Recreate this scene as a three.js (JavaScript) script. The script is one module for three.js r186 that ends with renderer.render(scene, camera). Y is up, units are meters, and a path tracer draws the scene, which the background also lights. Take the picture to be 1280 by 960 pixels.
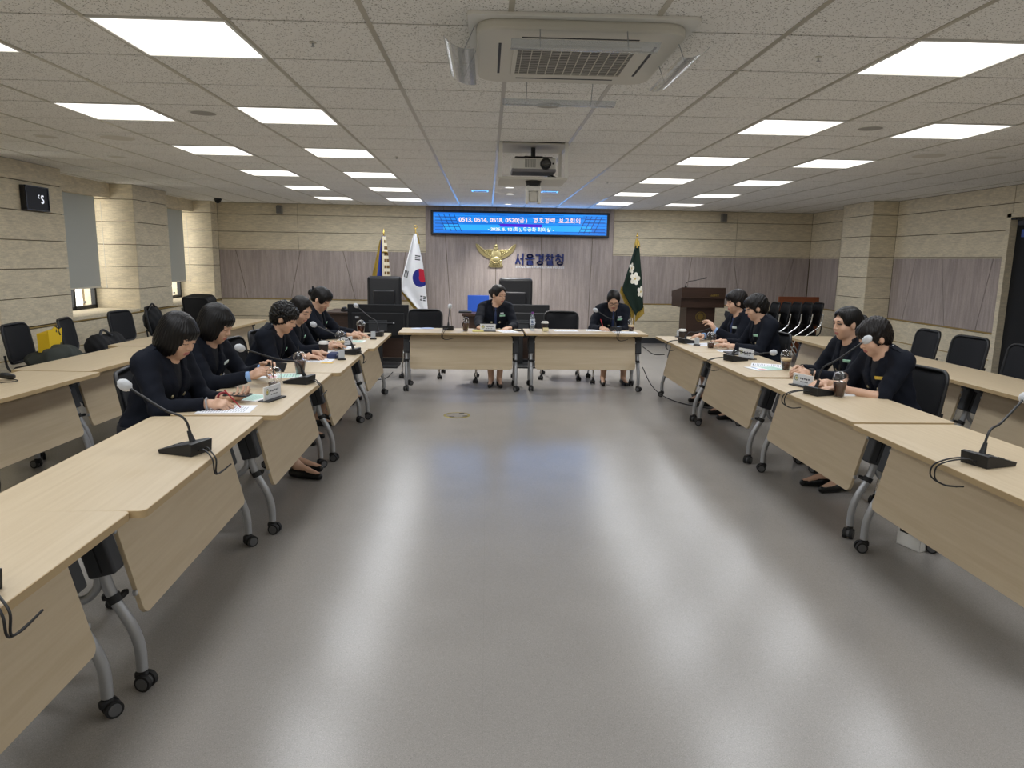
import * as THREE from 'three';
import { mergeGeometries } from 'three/addons/utils/BufferGeometryUtils.js';
import { RoundedBoxGeometry } from 'three/addons/geometries/RoundedBoxGeometry.js';
import { RectAreaLightUniformsLib } from 'three/addons/lights/RectAreaLightUniformsLib.js';

// ---------------------------------------------------------------- camera, sky, lights, exposure
const scene = new THREE.Scene();
const camera = new THREE.PerspectiveCamera(56.632, 4 / 3, 0.05, 80);
camera.position.set(0, 1.59, 0);
camera.rotation.order = 'YXZ';
camera.rotation.set(-0.17246, -0.03743, 0.01626);
scene.add(camera);
const renderer = new THREE.WebGLRenderer({ antialias: true });
renderer.toneMapping = THREE.LinearToneMapping;
renderer.toneMappingExposure = 0.95;
renderer.shadowMap.enabled = true;
RectAreaLightUniformsLib.init();
scene.background = new THREE.Color().setRGB(4.6, 4.4, 4.05);      // bright overcast sky behind the blinds
const PANEL_NITS = 10.5;                                          // ceiling panels
const CEIL = 2.574, ZF = -14, XL = -5.1, XW = -5.72, XR = 6.33, ZB = 3;
const lightX = [-2.612, -1.412, 2.188, 3.388], lightZ = [1.825, 0.025, -1.775, -3.575, -5.375, -7.175, -8.975, -10.775, -12.575];
for (const x of lightX) for (const z of lightZ) {
  const l = new THREE.RectAreaLight(new THREE.Color().setRGB(0.945, 0.99, 1.06), PANEL_NITS, 0.56, 0.56);
  l.position.set(x, CEIL - 0.012, z); l.rotation.x = -Math.PI / 2; scene.add(l);
}

// ---------------------------------------------------------------- helpers
let seed = 7;
const rnd = () => { seed = (seed * 1664525 + 1013904223) >>> 0; return seed / 4294967296; };
const R = (a, b) => a + (b - a) * rnd();
const V = (x, y, z) => new THREE.Vector3(x, y, z);
const names = {};
function numbered(n) { names[n] = (names[n] || 0) + 1; return names[n] === 1 ? n : n + '_' + String(names[n] - 1).padStart(3, '0'); }
function prep(g) {
  let q = g.index ? g.toNonIndexed() : g;
  for (const k of Object.keys(q.attributes)) if (!['position', 'normal', 'uv', 'color'].includes(k)) q.deleteAttribute(k);
  if (!q.attributes.normal) q.computeVertexNormals();
  return q;
}
function boxUV(g) {                                   // uv in metres from the dominant normal
  const p = g.attributes.position, n = g.attributes.normal, uv = new Float32Array(p.count * 2);
  for (let i = 0; i < p.count; i++) {
    const ax = Math.abs(n.getX(i)), ay = Math.abs(n.getY(i)), az = Math.abs(n.getZ(i));
    let u, v;
    if (ay >= ax && ay >= az) { u = p.getX(i); v = p.getZ(i); } else if (ax >= az) { u = p.getZ(i); v = p.getY(i); } else { u = p.getX(i); v = p.getY(i); }
    uv[2 * i] = u; uv[2 * i + 1] = v;
  }
  g.setAttribute('uv', new THREE.BufferAttribute(uv, 2)); return g;
}
function merged(list, keepUV) {
  const a = (Array.isArray(list) ? list : [list]).map(prep);
  const hasC = a.some(g => g.attributes.color);
  for (const g of a) {
    if (!hasC) g.deleteAttribute('color');
    if (!g.attributes.uv || !keepUV) boxUV(g);
  }
  return a.length === 1 ? a[0] : mergeGeometries(a, false);
}
function mesh(name, geo, mat, parent, keepUV) {
  const m = new THREE.Mesh(merged(geo, keepUV), mat);
  m.name = parent ? name : numbered(name); m.castShadow = m.receiveShadow = true;
  (parent || scene).add(m); return m;
}
function shared(name, g, mat, parent, x = 0, y = 0, z = 0) {     // a mesh on a geometry that is already prepared
  const m = new THREE.Mesh(g, mat); m.name = name; m.castShadow = m.receiveShadow = true; m.position.set(x, y, z); parent.add(m); return m;
}
function tag(o, label, category, group, kind) {
  o.userData.label = label; if (category) o.userData.category = category; if (group) o.userData.group = group; if (kind) o.userData.kind = kind; return o;
}
function thing(name, label, category, pos = [0, 0, 0], turn = 0, group) {
  const o = new THREE.Group(); o.name = numbered(name); o.position.set(...pos); o.rotation.y = turn; scene.add(o); return tag(o, label, category, group);
}
function structure(name, label) { const o = new THREE.Group(); o.name = name; scene.add(o); o.userData.kind = 'structure'; o.userData.label = label; return o; }
function copyOf(root, pos, turn, label, group) {
  const r = root.clone(); r.name = numbered(root.name.replace(/_\d\d\d$/, '')); r.position.set(...pos); r.rotation.set(0, turn, 0); scene.add(r);
  r.userData = { ...root.userData }; if (label) r.userData.label = label; if (group) r.userData.group = group; return r;
}
const bx = (w, h, d, x = 0, y = 0, z = 0) => new THREE.BoxGeometry(w, h, d).translate(x, y, z);
const rb = (w, h, d, r, x = 0, y = 0, z = 0, s = 2) => new RoundedBoxGeometry(w, h, d, s, Math.min(r, w / 2.01, h / 2.01, d / 2.01)).translate(x, y, z);
const b2 = (x0, x1, y0, y1, z0, z1) => bx(x1 - x0, y1 - y0, Math.abs(z1 - z0), (x0 + x1) / 2, (y0 + y1) / 2, (z0 + z1) / 2);
const cyl = (r0, r1, h, x = 0, y = 0, z = 0, n = 20) => new THREE.CylinderGeometry(r0, r1, h, n).translate(x, y, z);
const sph = (r, x = 0, y = 0, z = 0, n = 14) => new THREE.SphereGeometry(r, n, Math.ceil(n * .7)).translate(x, y, z);
const lathe = (pts, n = 24) => new THREE.LatheGeometry(pts.map(p => new THREE.Vector2(p[0], p[1])), n);
function tube(pts, r, n = 24, s = 8) { return new THREE.TubeGeometry(new THREE.CatmullRomCurve3(pts.map(p => p.isVector3 ? p : V(...p)), false, 'centripetal'), n, r, s, false); }
function capTube(pts, r, n = 24, s = 8) { const a = pts[0], b = pts[pts.length - 1]; return [tube(pts, r, n, s), sph(r, ...a, 8), sph(r, ...b, 8)]; }
function rod(a, b, r, r2 = r, n = 12) {
  const A = V(...a), B = V(...b), d = B.clone().sub(A), g = new THREE.CylinderGeometry(r2, r, d.length(), n);
  g.applyQuaternion(new THREE.Quaternion().setFromUnitVectors(V(0, 1, 0), d.normalize())); return g.translate((A.x + B.x) / 2, (A.y + B.y) / 2, (A.z + B.z) / 2);
}
function plate(pts, depth, bevel = 0, holes = []) {                // extruded outline in xy, from z = 0 to depth
  const s = new THREE.Shape(pts.map(p => new THREE.Vector2(p[0], p[1])));
  for (const h of holes) s.holes.push(new THREE.Path(h.map(p => new THREE.Vector2(p[0], p[1]))));
  return new THREE.ExtrudeGeometry(s, { depth, bevelEnabled: bevel > 0, bevelSize: bevel, bevelThickness: bevel, bevelSegments: 2, curveSegments: 8 });
}
function roundRect(w, h, r, n = 6, cx = 0, cy = 0) {
  const o = []; for (const [sx, sy, a0] of [[1, 1, 0], [-1, 1, 90], [-1, -1, 180], [1, -1, 270]]) for (let i = 0; i <= n; i++) {
    const a = (a0 + 90 * i / n) * Math.PI / 180; o.push([cx + sx * (w / 2 - r) + r * Math.cos(a), cy + sy * (h / 2 - r) + r * Math.sin(a)]);
  } return o;
}
function dataTex(w, h, fn, srgb = true, rep = [1, 1]) {
  const d = new Uint8Array(w * h * 4);
  for (let y = 0; y < h; y++) for (let x = 0; x < w; x++) { const c = fn(x, y, x / w, y / h); const i = (y * w + x) * 4; for (let k = 0; k < 3; k++) d[i + k] = Math.max(0, Math.min(255, c[k])); d[i + 3] = 255; }
  const t = new THREE.DataTexture(d, w, h); t.wrapS = t.wrapT = THREE.RepeatWrapping; t.magFilter = THREE.LinearFilter; t.minFilter = THREE.LinearMipmapLinearFilter; t.generateMipmaps = true;
  if (srgb) t.colorSpace = THREE.SRGBColorSpace; t.repeat.set(...rep); t.needsUpdate = true; return t;
}
function canvasTex(w, h, draw, srgb = true) {
  const c = document.createElement('canvas'); c.width = w; c.height = h; draw(c.getContext('2d'), w, h);
  const t = new THREE.CanvasTexture(c); if (srgb) t.colorSpace = THREE.SRGBColorSpace; t.magFilter = THREE.LinearFilter; t.needsUpdate = true; return t;
}
// periodic value noise
function noiseMaker(s) {
  const at = (x, y, px, py) => { let h = Math.imul(((x % px) + px) % px + 1013, 374761393) ^ Math.imul(((y % py) + py) % py + 71, 668265263) ^ Math.imul(s, 2246822519); h = Math.imul(h ^ (h >>> 13), 1274126177); h ^= h >>> 16; h = Math.imul(h, 2246822507); return ((h ^ (h >>> 13)) >>> 0) / 4294967296; };
  return (u, v, px, py) => { const x = u * px, y = v * py, i = Math.floor(x), j = Math.floor(y), f = x - i, g = y - j, a = f * f * (3 - 2 * f), b = g * g * (3 - 2 * g);
    return (at(i, j, px, py) * (1 - a) + at(i + 1, j, px, py) * a) * (1 - b) + (at(i, j + 1, px, py) * (1 - a) + at(i + 1, j + 1, px, py) * a) * b; };
}
const N1 = noiseMaker(3), N2 = noiseMaker(11), N3 = noiseMaker(29);
const std = (o) => new THREE.MeshStandardMaterial(o);
const phy = (o) => new THREE.MeshPhysicalMaterial(o);
const mixc = (a, b, t) => [a[0] + (b[0] - a[0]) * t, a[1] + (b[1] - a[1]) * t, a[2] + (b[2] - a[2]) * t];

// ---------------------------------------------------------------- materials
const M = {};
{
  const tile = canvasTex(1024, 1024, (g, w, h) => { g.fillStyle = '#f4f3ef'; g.fillRect(0, 0, w, h); for (let i = 0; i < 60000; i++) { g.fillStyle = i % 2 ? '#ebe8e0' : '#f4f2ee'; g.fillRect(R(0, w), R(0, h), 2, 2); } for (let i = 0; i < 6500; i++) { const k = rnd(); g.fillStyle = k < .45 ? '#7d776c' : k < .7 ? '#aaa498' : '#4a463f'; const l = R(2, 6.5), a = R(0, 3.14); g.save(); g.translate(R(0, w), R(0, h)); g.rotate(a); g.fillRect(0, 0, l, R(1.4, 3.2)); g.restore(); } });
  tile.wrapS = tile.wrapT = THREE.RepeatWrapping; tile.repeat.set(1 / 1.2, 1 / 1.2);
  M.ceilTile = std({ map: tile, roughness: .95 });
  M.runner = std({ color: '#bdb8aa', roughness: .3, metalness: .3 });
  M.ceilBack = std({ color: '#3d3a35', roughness: 1 });
  const plank = dataTex(512, 512, (x, y, u, v) => {
    const a = N1(u, v, 14, 90), b = N2(u, v, 120, 200), c = N3(u, v, 5, 24); let k = .9 + .1 * a + .1 * (b - .5) + .05 * c; if (b > .86) k *= .86;
    return [226 * k, 214 * k, 187 * k];
  }, true, [1 / .8, 1 / .8]);
  M.plank = std({ map: plank, roughness: .85, bumpMap: plank, bumpScale: .0012 });
  M.wallBack = std({ color: '#6d5f44', roughness: .9 });
  M.gold = std({ color: '#a3894f', roughness: .55 });
  const fabric = dataTex(512, 512, (x, y, u, v) => {
    const a = N1(u, v, 46, 3), b = N2(u, v, 160, 10), c = N3(u, v, 256, 256), d = N1(u, v, 9, 2); const k = .86 + .13 * a + .09 * b + .1 * (c - .5) + .06 * d;
    return [170 * k, 158 * k, 152 * k];
  }, true, [1 / 1.3, 1 / 1.3]);
  M.fabric = std({ map: fabric, roughness: .9 });
  const floor = dataTex(1024, 1024, (x, y, u, v) => { const d = N1(u, v, 9, 9); let k = .97 + .03 * d + .1 * (rnd() - .5); const q = rnd(); if (q > .95) k *= 1.1; else if (q < .05) k *= .88; if (Math.min(x, y) < 1) k *= .95; return [158 * k, 154 * k, 149 * k]; }, true, [1 / 1.83, 1 / 1.83]);
  M.floor = std({ map: floor, roughness: .25 });
  const wood = (c0, c1) => dataTex(512, 512, (x, y, u, v) => { const a = N1(u, v, 3, 60), b = N2(u, v, 8, 200), c = N3(u, v, 256, 256); return mixc(c0, c1, .55 * a + .3 * b + .15 * c); }, true, [1 / .9, 1 / .9]);
  M.maple = std({ map: wood([190, 171, 140], [204, 187, 158]), roughness: .42 });
  M.mapleEdge = std({ color: '#b9a077', roughness: .5 });
  M.walnut = std({ map: wood([52, 36, 28], [68, 48, 38]), roughness: .38 });
  M.teak = std({ map: wood([120, 62, 34], [142, 78, 46]), roughness: .45 });
  M.black = std({ color: '#17181a', roughness: .5 });
  M.blackMatte = std({ color: '#121316', roughness: .85 });
  M.darkGrey = std({ color: '#2b2d31', roughness: .55 });
  M.rubber = std({ color: '#1d1d1e', roughness: .7 });
  M.wheelHub = std({ color: '#5c5d5f', roughness: .5 });
  M.silver = std({ color: '#a9abae', roughness: .38, metalness: .55 });
  M.chrome = std({ color: '#d4d6d8', roughness: .16, metalness: 1 });
  M.white = std({ color: '#e9e8e3', roughness: .5 });
  M.offwhite = std({ color: '#d5d2c8', roughness: .55 });
  M.paper = std({ color: '#edeff4', roughness: .9 });
  M.leather = std({ color: '#15161a', roughness: .42 });
  M.seatFabric = std({ color: '#15161a', roughness: .95 });
  M.goldMetal = std({ color: '#d7b560', roughness: .3, metalness: .9 });
  M.panelGlow = std({ color: '#ffffff', emissive: '#fffdf8', emissiveIntensity: 2.2, roughness: .6 });
  M.glassPane = phy({ color: '#ffffff', transmission: 1, thickness: 0, roughness: 0, ior: 1.45 });
  M.clear = phy({ color: '#f4f6f8', transmission: 1, thickness: 0, roughness: .05, ior: 1.45 });
}
// ---------------------------------------------------------------- the room
{
  const f = mesh('floor', b2(-6, XR + .15, -.12, 0, ZB + .1, ZF - .15), M.floor); f.userData.kind = 'structure'; f.userData.label = 'grey speckled vinyl floor with a satin sheen';
}
const ROWS = [.1, .44, .765, 1.085, 1.405, 1.72, 2.04, 2.36, CEIL];
// one plank lying on a face: axis 'z' = face looks along +z at depth p, 'x+' / 'x-' = face looks along +x / -x at x = p
const GAP = .0035, PROUD = .016;
function plankOn(parent, axis, p, a0, a1, y0, y1, mat = M.plank) {
  const lo = Math.min(a0, a1) + GAP, hi = Math.max(a0, a1) - GAP; y0 += GAP * 1.4; y1 -= GAP * 1.4;
  const g = axis === 'z' ? b2(lo, hi, y0, y1, p - PROUD, p) : axis === 'x+' ? b2(p - PROUD, p, y0, y1, lo, hi) : b2(p, p + PROUD, y0, y1, lo, hi);
  return mesh('plank', g, mat, parent);
}
function planks(parent, axis, p, cuts, rows = ROWS) { for (let i = 0; i + 1 < cuts.length; i++) for (let j = 0; j + 1 < rows.length; j++) plankOn(parent, axis, p, cuts[i], cuts[i + 1], rows[j], rows[j + 1]); }
const UP = [1.72, 2.04, 2.36, CEIL], LOW = [.1, .44, .765];
// slanted fabric panel with joints: list of [bottom, top] coordinates along the wall
function slanted(parent, axis, p, joints, y0, y1) {
  const g = .0045;
  for (let i = 0; i + 1 < joints.length; i++) {
    const [b0, t0] = joints[i], [b1, t1] = joints[i + 1];
    const geo = plate([[b0 + g, y0], [b1 - g, y0], [t1 - g, y1], [t0 + g, y1]], .014);
    if (axis === 'z') geo.translate(0, 0, p - .014); else { geo.rotateY(Math.PI / 2); geo.translate(p, 0, 0); }   // rotated: shape x -> -z
    mesh('fabric_panel', geo, M.fabric, parent);
  }
}
{
  const w = structure('wall_front', 'front wall of beige planks with a grey-brown fabric band and centre panel');
  mesh('backing', b2(-6, XR + .15, 0, 2.75, ZF - .15, ZF - .017), M.wallBack, w);
  planks(w, 'z', ZF, [XL, -3.6, -1.17], UP); planks(w, 'z', ZF, [2.43, 4.85, XR], UP);
  planks(w, 'z', ZF, [XL, -3.1, -1.17], LOW); planks(w, 'z', ZF, [2.43, 4.4, XR], LOW);
  slanted(w, 'z', ZF - .002, [[-5.1, -5.1], [-4.6, -4.79], [-3.78, -3.57], [-2.54, -2.76], [-1.69, -1.57], [-1.17, -1.17]], .785, 1.7);
  slanted(w, 'z', ZF - .002, [[2.43, 2.43], [3.91, 4.0], [5.0, 4.82], [5.82, 6.02], [XR, XR]], .785, 1.7);
  mesh('trim_strip', [b2(XL, -1.17, 1.702, 1.718, ZF - .02, ZF + .006), b2(2.43, XR, 1.702, 1.718, ZF - .02, ZF + .006)], M.plank, w);
  mesh('trim_strip', [b2(XL, -1.17, .767, .783, ZF - .02, ZF + .008), b2(2.43, XR, .767, .783, ZF - .02, ZF + .008)], M.gold, w);
  mesh('centre_backing', b2(-1.17, 2.43, 0, CEIL + .05, ZF - .02, ZF + .042), M.wallBack, w);
  slanted(w, 'z', ZF + .06, [[-1.17, -1.17], [-.66, -.84], [.175, .17], [1.1, 1.02], [1.99, 2.04], [2.43, 2.43]], .1, CEIL);
  mesh('side_return', [b2(-1.175, -1.169, 0, CEIL, ZF, ZF + .058), b2(2.429, 2.435, 0, CEIL, ZF, ZF + .058)], M.fabric, w);
  const bb = structure('baseboard_front', 'dark baseboard along the front wall'); mesh('skirting', [b2(XL, -1.17, 0, .1, ZF - .02, ZF + .004), b2(2.43, XR, 0, .1, ZF - .02, ZF + .004), b2(-1.17, 2.43, 0, .1, ZF, ZF + .064)], M.darkGrey, bb);
}
{
  const w = structure('wall_right', 'right wall of beige planks with fabric band, column and dark doorway');
  mesh('backing', [b2(XR + .017, XR + .17, 0, 2.75, ZF - .15, -8.6), b2(XR + .017, XR + .17, 2.2, 2.75, -8.6, -7.5), b2(XR + .017, XR + .17, 0, 2.75, -7.5, ZB + .1)], M.wallBack, w);
  planks(w, 'x-', XR, [ZF, -12], UP); planks(w, 'x-', XR, [-11.06, -8.6], UP); planks(w, 'x-', XR, [-8.6, -7.5], [2.2, 2.36, CEIL]);
  planks(w, 'x-', XR, [ZF, -12], LOW); planks(w, 'x-', XR, [-11.06, -8.65], LOW);
  for (let z = -7.5; z < ZB; z += 2.1) { planks(w, 'x-', XR, [z, Math.min(z + 2.1, ZB)], UP); planks(w, 'x-', XR, [z, Math.min(z + 2.1, ZB)], LOW); }
  const sl = (j) => slanted(w, 'x', XR + .002, j, .785, 1.7);
  sl([[11.06, 11.06], [10.66, 10.48], [9.65, 9.86], [9.01, 8.84], [8.62, 8.62]].map(q => q).reverse().map(q => [q[0], q[1]]));
  sl([[12, 12], [12.9, 12.75], [13.98, 13.98]]);
  { const j = []; for (let i = 0; i <= 8; i++) { const z = 7.5 - i * 1.31; j.push([z + (i > 0 && i < 8 ? (i % 2 ? .1 : -.1) : 0), z - (i > 0 && i < 8 ? (i % 2 ? .1 : -.1) : 0)]); } sl(j.reverse()); }
  for (const [a, b] of [[ZF, -12], [-11.06, -8.6], [-7.5, ZB]]) {
    mesh('trim_strip', b2(XR - .006, XR + .02, 1.702, 1.718, a, b), M.plank, w);
    mesh('trim_strip', [b2(XR - .008, XR + .02, .767, .783, a, b), b2(XR - .005, XR + .02, .434, .446, a, b)], M.gold, w);
  }
  // column
  mesh('column_core', b2(5.947, XR + .02, 0, CEIL + .05, -11.983, -11.077), M.wallBack, w);
  planks(w, 'x-', 5.93, [-12, -11.06]); planks(w, 'z', -11.06, [5.93, XR]);
  for (let j = 0; j + 1 < ROWS.length; j++) mesh('plank', b2(5.93, XR, ROWS[j] + .005, ROWS[j + 1] - .005, -12, -11.984), M.plank, w);
  mesh('skirting', [b2(XR - .004, XR + .02, 0, .1, ZF, -12), b2(XR - .004, XR + .02, 0, .1, -11.06, -8.65), b2(5.926, XR, 0, .1, -12.004, -11.056), b2(XR - .004, XR + .02, 0, .1, -7.5, ZB)], M.darkGrey, w);
  // doorway
  const d = structure('door_1', 'dark doorway with pale frame and door closer');
  mesh('frame', [b2(XR - .03, XR + .17, 0, 2.24, -8.65, -8.58), b2(XR - .03, XR + .17, 0, 2.24, -7.55, -7.48), b2(XR - .03, XR + .17, 2.19, 2.25, -8.65, -7.48)], M.plank, d);
  mesh('door_leaf', b2(XR + .06, XR + .1, 0, 2.19, -8.58, -7.55), M.blackMatte, d);
  const cl = mesh('door_closer', [rb(.05, .06, .24, .01, XR + .03, 2.12, -8.38), rod([XR + .03, 2.15, -8.3], [XR - .02, 2.17, -8.55], .008), rod([XR - .02, 2.17, -8.62], [XR - .02, 2.17, -8.5], .01)], M.darkGrey, d);
  mesh('sign', rb(.012, .09, .2, .004, XR + .052, 2.0, -8.38), std({ color: '#2d4fa8', roughness: .4 }), d);
  mesh('door_handle', [rod([XR + .06, 1.0, -7.66], [XR + .01, 1.0, -7.66], .01), rod([XR + .01, 1.0, -7.66], [XR + .01, 1.0, -7.78], .01)], M.chrome, d);
}
{
  const w = structure('wall_left', 'left wall of beige plank piers with window recesses and sill');
  const wins = [[-7.68, -5.94], [-10.74, -9.0], [-13.68, -11.85]], SILL = .8;
  // solid wall behind, with openings
  const outer = []; let z = ZF - .15;
  for (const [a, b] of [...wins].sort((p, q) => p[0] - q[0])) { outer.push(b2(-5.8, XW - .05, 0, 2.75, z, a)); outer.push(b2(-5.8, XW - .05, 0, SILL - .04, a, b)); outer.push(b2(-5.8, XW - .05, 2.4, 2.75, a, b)); z = b; }
  outer.push(b2(-5.8, XW - .05, 0, 2.75, z, ZB + .1)); mesh('outer_wall', outer, M.wallBack, w);
  const piers = [[ZF, -13.68], [-11.85, -10.74], [-9.0, -7.68], [-5.94, ZB]];
  for (const [a, b] of piers) {
    mesh('pier_core', b2(-5.94, XL - .016, SILL, CEIL + .05, a === ZF ? ZF - .02 : a + .017, b - .017), M.wallBack, w);
    const cuts = [a]; if (b - a > 3) for (let q = a + 2.2; q < b - 1; q += 2.2) cuts.push(q); cuts.push(b);
    planks(w, 'x+', XL, cuts, ROWS.slice(2));
    for (let j = 2; j + 1 < ROWS.length; j++) {
      plankOn(w, 'z', b, -5.9, XL, ROWS[j], ROWS[j + 1]);
      if (a !== ZF) mesh('plank', b2(-5.9 + GAP, XL - .004, ROWS[j] + .005, ROWS[j + 1] - .005, a, a + .016), M.plank, w);
    }
  }
  // low wall under the sills
  mesh('low_core', b2(-5.94, XL - .02, 0, SILL - .045, ZF - .02, ZB), M.wallBack, w);
  const lc = [ZF, -11.3, -8.92, -6.6, -4.2, -2, .5, ZB]; for (let i = 0; i + 1 < lc.length; i++) for (const [y0, y1] of [[.1, .44], [.44, .735]]) plankOn(w, 'x+', XL - .004, lc[i], lc[i + 1], y0, y1);
  mesh('trim_strip', [b2(XL - .03, XL - .002, .742, .757, ZF, ZB), b2(XL - .03, XL + .001, .434, .446, ZF, ZB)], M.gold, w);
  mesh('skirting', b2(XL - .03, XL, 0, .1, ZF, ZB), M.darkGrey, w);
  for (const [a, b] of wins) mesh('sill', rb(.62, .045, b - a - .036, .006, XL - .31, SILL - .0225, (a + b) / 2), M.plank, w);
  for (const [a, b] of wins) mesh('blind_box', b2(-5.69, -5.42, 2.37, CEIL, a + .001, b - .017), M.plank, w);
  wins.forEach(([a, b], i) => {
    const n = structure('window_' + (i + 1), 'black framed window behind a grey roller blind');
    const fr = []; const fx0 = XW - .05, fx1 = XW + .01; const a1 = a + .02, b1 = b - .02;
    fr.push(b2(fx0, fx1, SILL, SILL + .05, a1, b1), b2(fx0, fx1, 2.33, 2.4, a1, b1), b2(fx0, fx1, SILL, 2.4, a1, a1 + .05), b2(fx0, fx1, SILL, 2.4, b1 - .05, b1), b2(fx0, fx1, 1.15, 1.2, a1, b1));
    for (const zz of [a1 + (b1 - a1) / 3, a1 + 2 * (b1 - a1) / 3]) fr.push(b2(fx0, fx1, SILL, 2.4, zz - .025, zz + .025));
    mesh('window_frame', fr, M.black, n);
    for (let k = 0; k < 3; k++) { const z0 = a1 + (b1 - a1) * k / 3, z1 = a1 + (b1 - a1) * (k + 1) / 3; mesh('pane', b2(XW - .022, XW - .018, SILL + .03, 1.17, z0 + .01, z1 - .01), M.glassPane, n); mesh('pane', b2(XW - .022, XW - .018, 1.18, 2.36, z0 + .01, z1 - .01), M.glassPane, n); }
    mesh('latch', rb(.02, .03, .06, .006, XW + .018, SILL + .1, a1 + .35), M.silver, n);
  });
  wins.forEach(([a, b], i) => {
    const t = thing('roller_blind', ['grey roller blind in the window recess ahead of the digital wall display', 'grey roller blind between the digital wall display and the next plank pier', 'grey roller blind in the window recess at the room corner'][i], 'blind', [-5.53, 1.12, (a + b) / 2]);
    mesh('blind_cloth', bx(.003, 1.25, b - a - .26, 0, .625, .1), phy({ color: '#b4b7b5', roughness: .95, transmission: .3, thickness: 0 }), t);
    mesh('bottom_bar', rb(.014, .022, b - a - .26, .005, 0, -.006, .1), M.offwhite, t);
    const c = mesh('pull_cord', rod([.03, 1.2, -(b - a) / 2 + .12], [.03, .03, -(b - a) / 2 + .12], .003), M.offwhite, t); mesh('cord_weight', rb(.014, .05, .014, .005, .03, 0, -(b - a) / 2 + .12), M.offwhite, t);
  });
}
{
  const w = structure('wall_back', 'back wall behind the camera'); mesh('backing', b2(-6, XR + .17, 0, 2.75, ZB + .017, ZB + .15), M.wallBack, w);
  for (let x = -5.9; x < XR; x += 2.45) for (let j = 0; j + 1 < ROWS.length; j++) mesh('plank', b2(x + GAP, Math.min(x + 2.45, XR) - GAP, ROWS[j] + .005, ROWS[j + 1] - .005, ZB, ZB + .016), M.plank, w);
}
// ---------------------------------------------------------------- ceiling
const GX = i => .0878 + .6 * i, GZ = j => -(3.275 + .6 * j);
{
  const c = structure('ceiling', 'suspended ceiling of fissured square tiles');
  mesh('slab', b2(-6, XR + .17, 2.95, 3.05, ZB + .15, ZF - .15), M.ceilBack, c);
  mesh('plenum_edge', [b2(-6, -5.95, 2.55, 2.95, ZB + .15, ZF - .15), b2(XR + .02, XR + .17, 2.55, 2.95, ZB + .15, ZF - .15), b2(-6, XR + .17, 2.55, 2.95, ZF - .15, ZF - .02), b2(-6, XR + .17, 2.55, 2.95, ZB + .017, ZB + .15)], M.ceilBack, c);
  const full = prep(bx(.594, .014, .584)); const variants = [0, 1, 2, 3, 4, 5].map(k => { const g = full.clone(); boxUV(g); const uv = g.attributes.uv; for (let i = 0; i < uv.count; i++) uv.setXY(i, (k % 2 ? -1 : 1) * uv.getX(i) + k * .37, (k % 3 ? 1 : -1) * uv.getY(i) + k * .61); return g; });
  const rest = [], list = [];
  const isLight = (x, z) => lightX.some(a => Math.abs(a - x) < .2) && lightZ.some(a => Math.abs(a - z) < .2);
  for (let i = -10; i <= 10; i++) for (let j = -11; j <= 17; j++) {
    let x0 = GX(i), x1 = GX(i + 1), z1 = GZ(j), z0 = GZ(j + 1); const x = (x0 + x1) / 2, z = (z0 + z1) / 2;
    if (isLight(x, z)) continue;
    if (i === 0 && j === 5) continue;                                   // shaft of the projector lift
    if (x1 < -5.85 || x0 > XR || z1 < ZF || z0 > ZB) continue;
    const cut = x0 < -5.9 || x1 > XR || z0 < ZF || z1 > ZB;
    const fx = [Math.max(x0, -5.9), Math.min(x1, XR)], fz = [Math.max(z0, ZF), Math.min(z1, ZB)];
    if (fx[1] - fx[0] < .02 || fz[1] - fz[0] < .02) continue;
    list.push({ x, z, cut, fx, fz, d: z > -2.6 ? 99 : Math.hypot(x, z) });
  }
  list.sort((a, b) => a.d - b.d);
  list.forEach((t, k) => {
    if (k < 300 && t.d < 99 && !t.cut) shared('ceiling_tile', variants[(k * 7 + Math.floor(k / 5)) % 6], M.ceilTile, c, t.x, CEIL + .007, t.z);
    else { const g = b2(t.fx[0] + .003, t.fx[1] - .003, CEIL, CEIL + .014, t.fz[0] + .003, t.fz[1] - .003); rest.push(g); }
  });
  const s = mesh('ceiling_tiles_beyond', rest, M.ceilTile, c); s.userData.kind = 'stuff';
  for (let i = -9; i <= 10; i++) { const x = GX(i); if (x < XR && i !== 0 && i !== 1) mesh('runner', b2(x - .012, x + .012, CEIL - .003, CEIL + .03, ZB, ZF), M.runner, c); }
  for (const i of [0, 1]) { const x = GX(i); mesh('runner', [b2(x - .012, x + .012, CEIL - .003, CEIL + .03, ZB, -3.1), b2(x - .012, x + .012, CEIL - .003, CEIL + .03, -4.05, ZF)], M.runner, c); }
  mesh('lift_shaft', [bx(.6, .3, .008, .388, 2.74, -6.875), bx(.008, .3, .6, .688, 2.74, -6.575), bx(.008, .3, .6, .088, 2.74, -6.575), bx(.6, .3, .008, .388, 2.74, -6.275)], M.darkGrey, c);
  const tees = []; for (let j = -10; j <= 17; j++) tees.push(b2(-5.9, XR, CEIL + .012, CEIL + .03, GZ(j) - .01, GZ(j) + .01)); mesh('cross_tees', tees, M.ceilBack, c).userData.kind = 'stuff';
}
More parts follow.
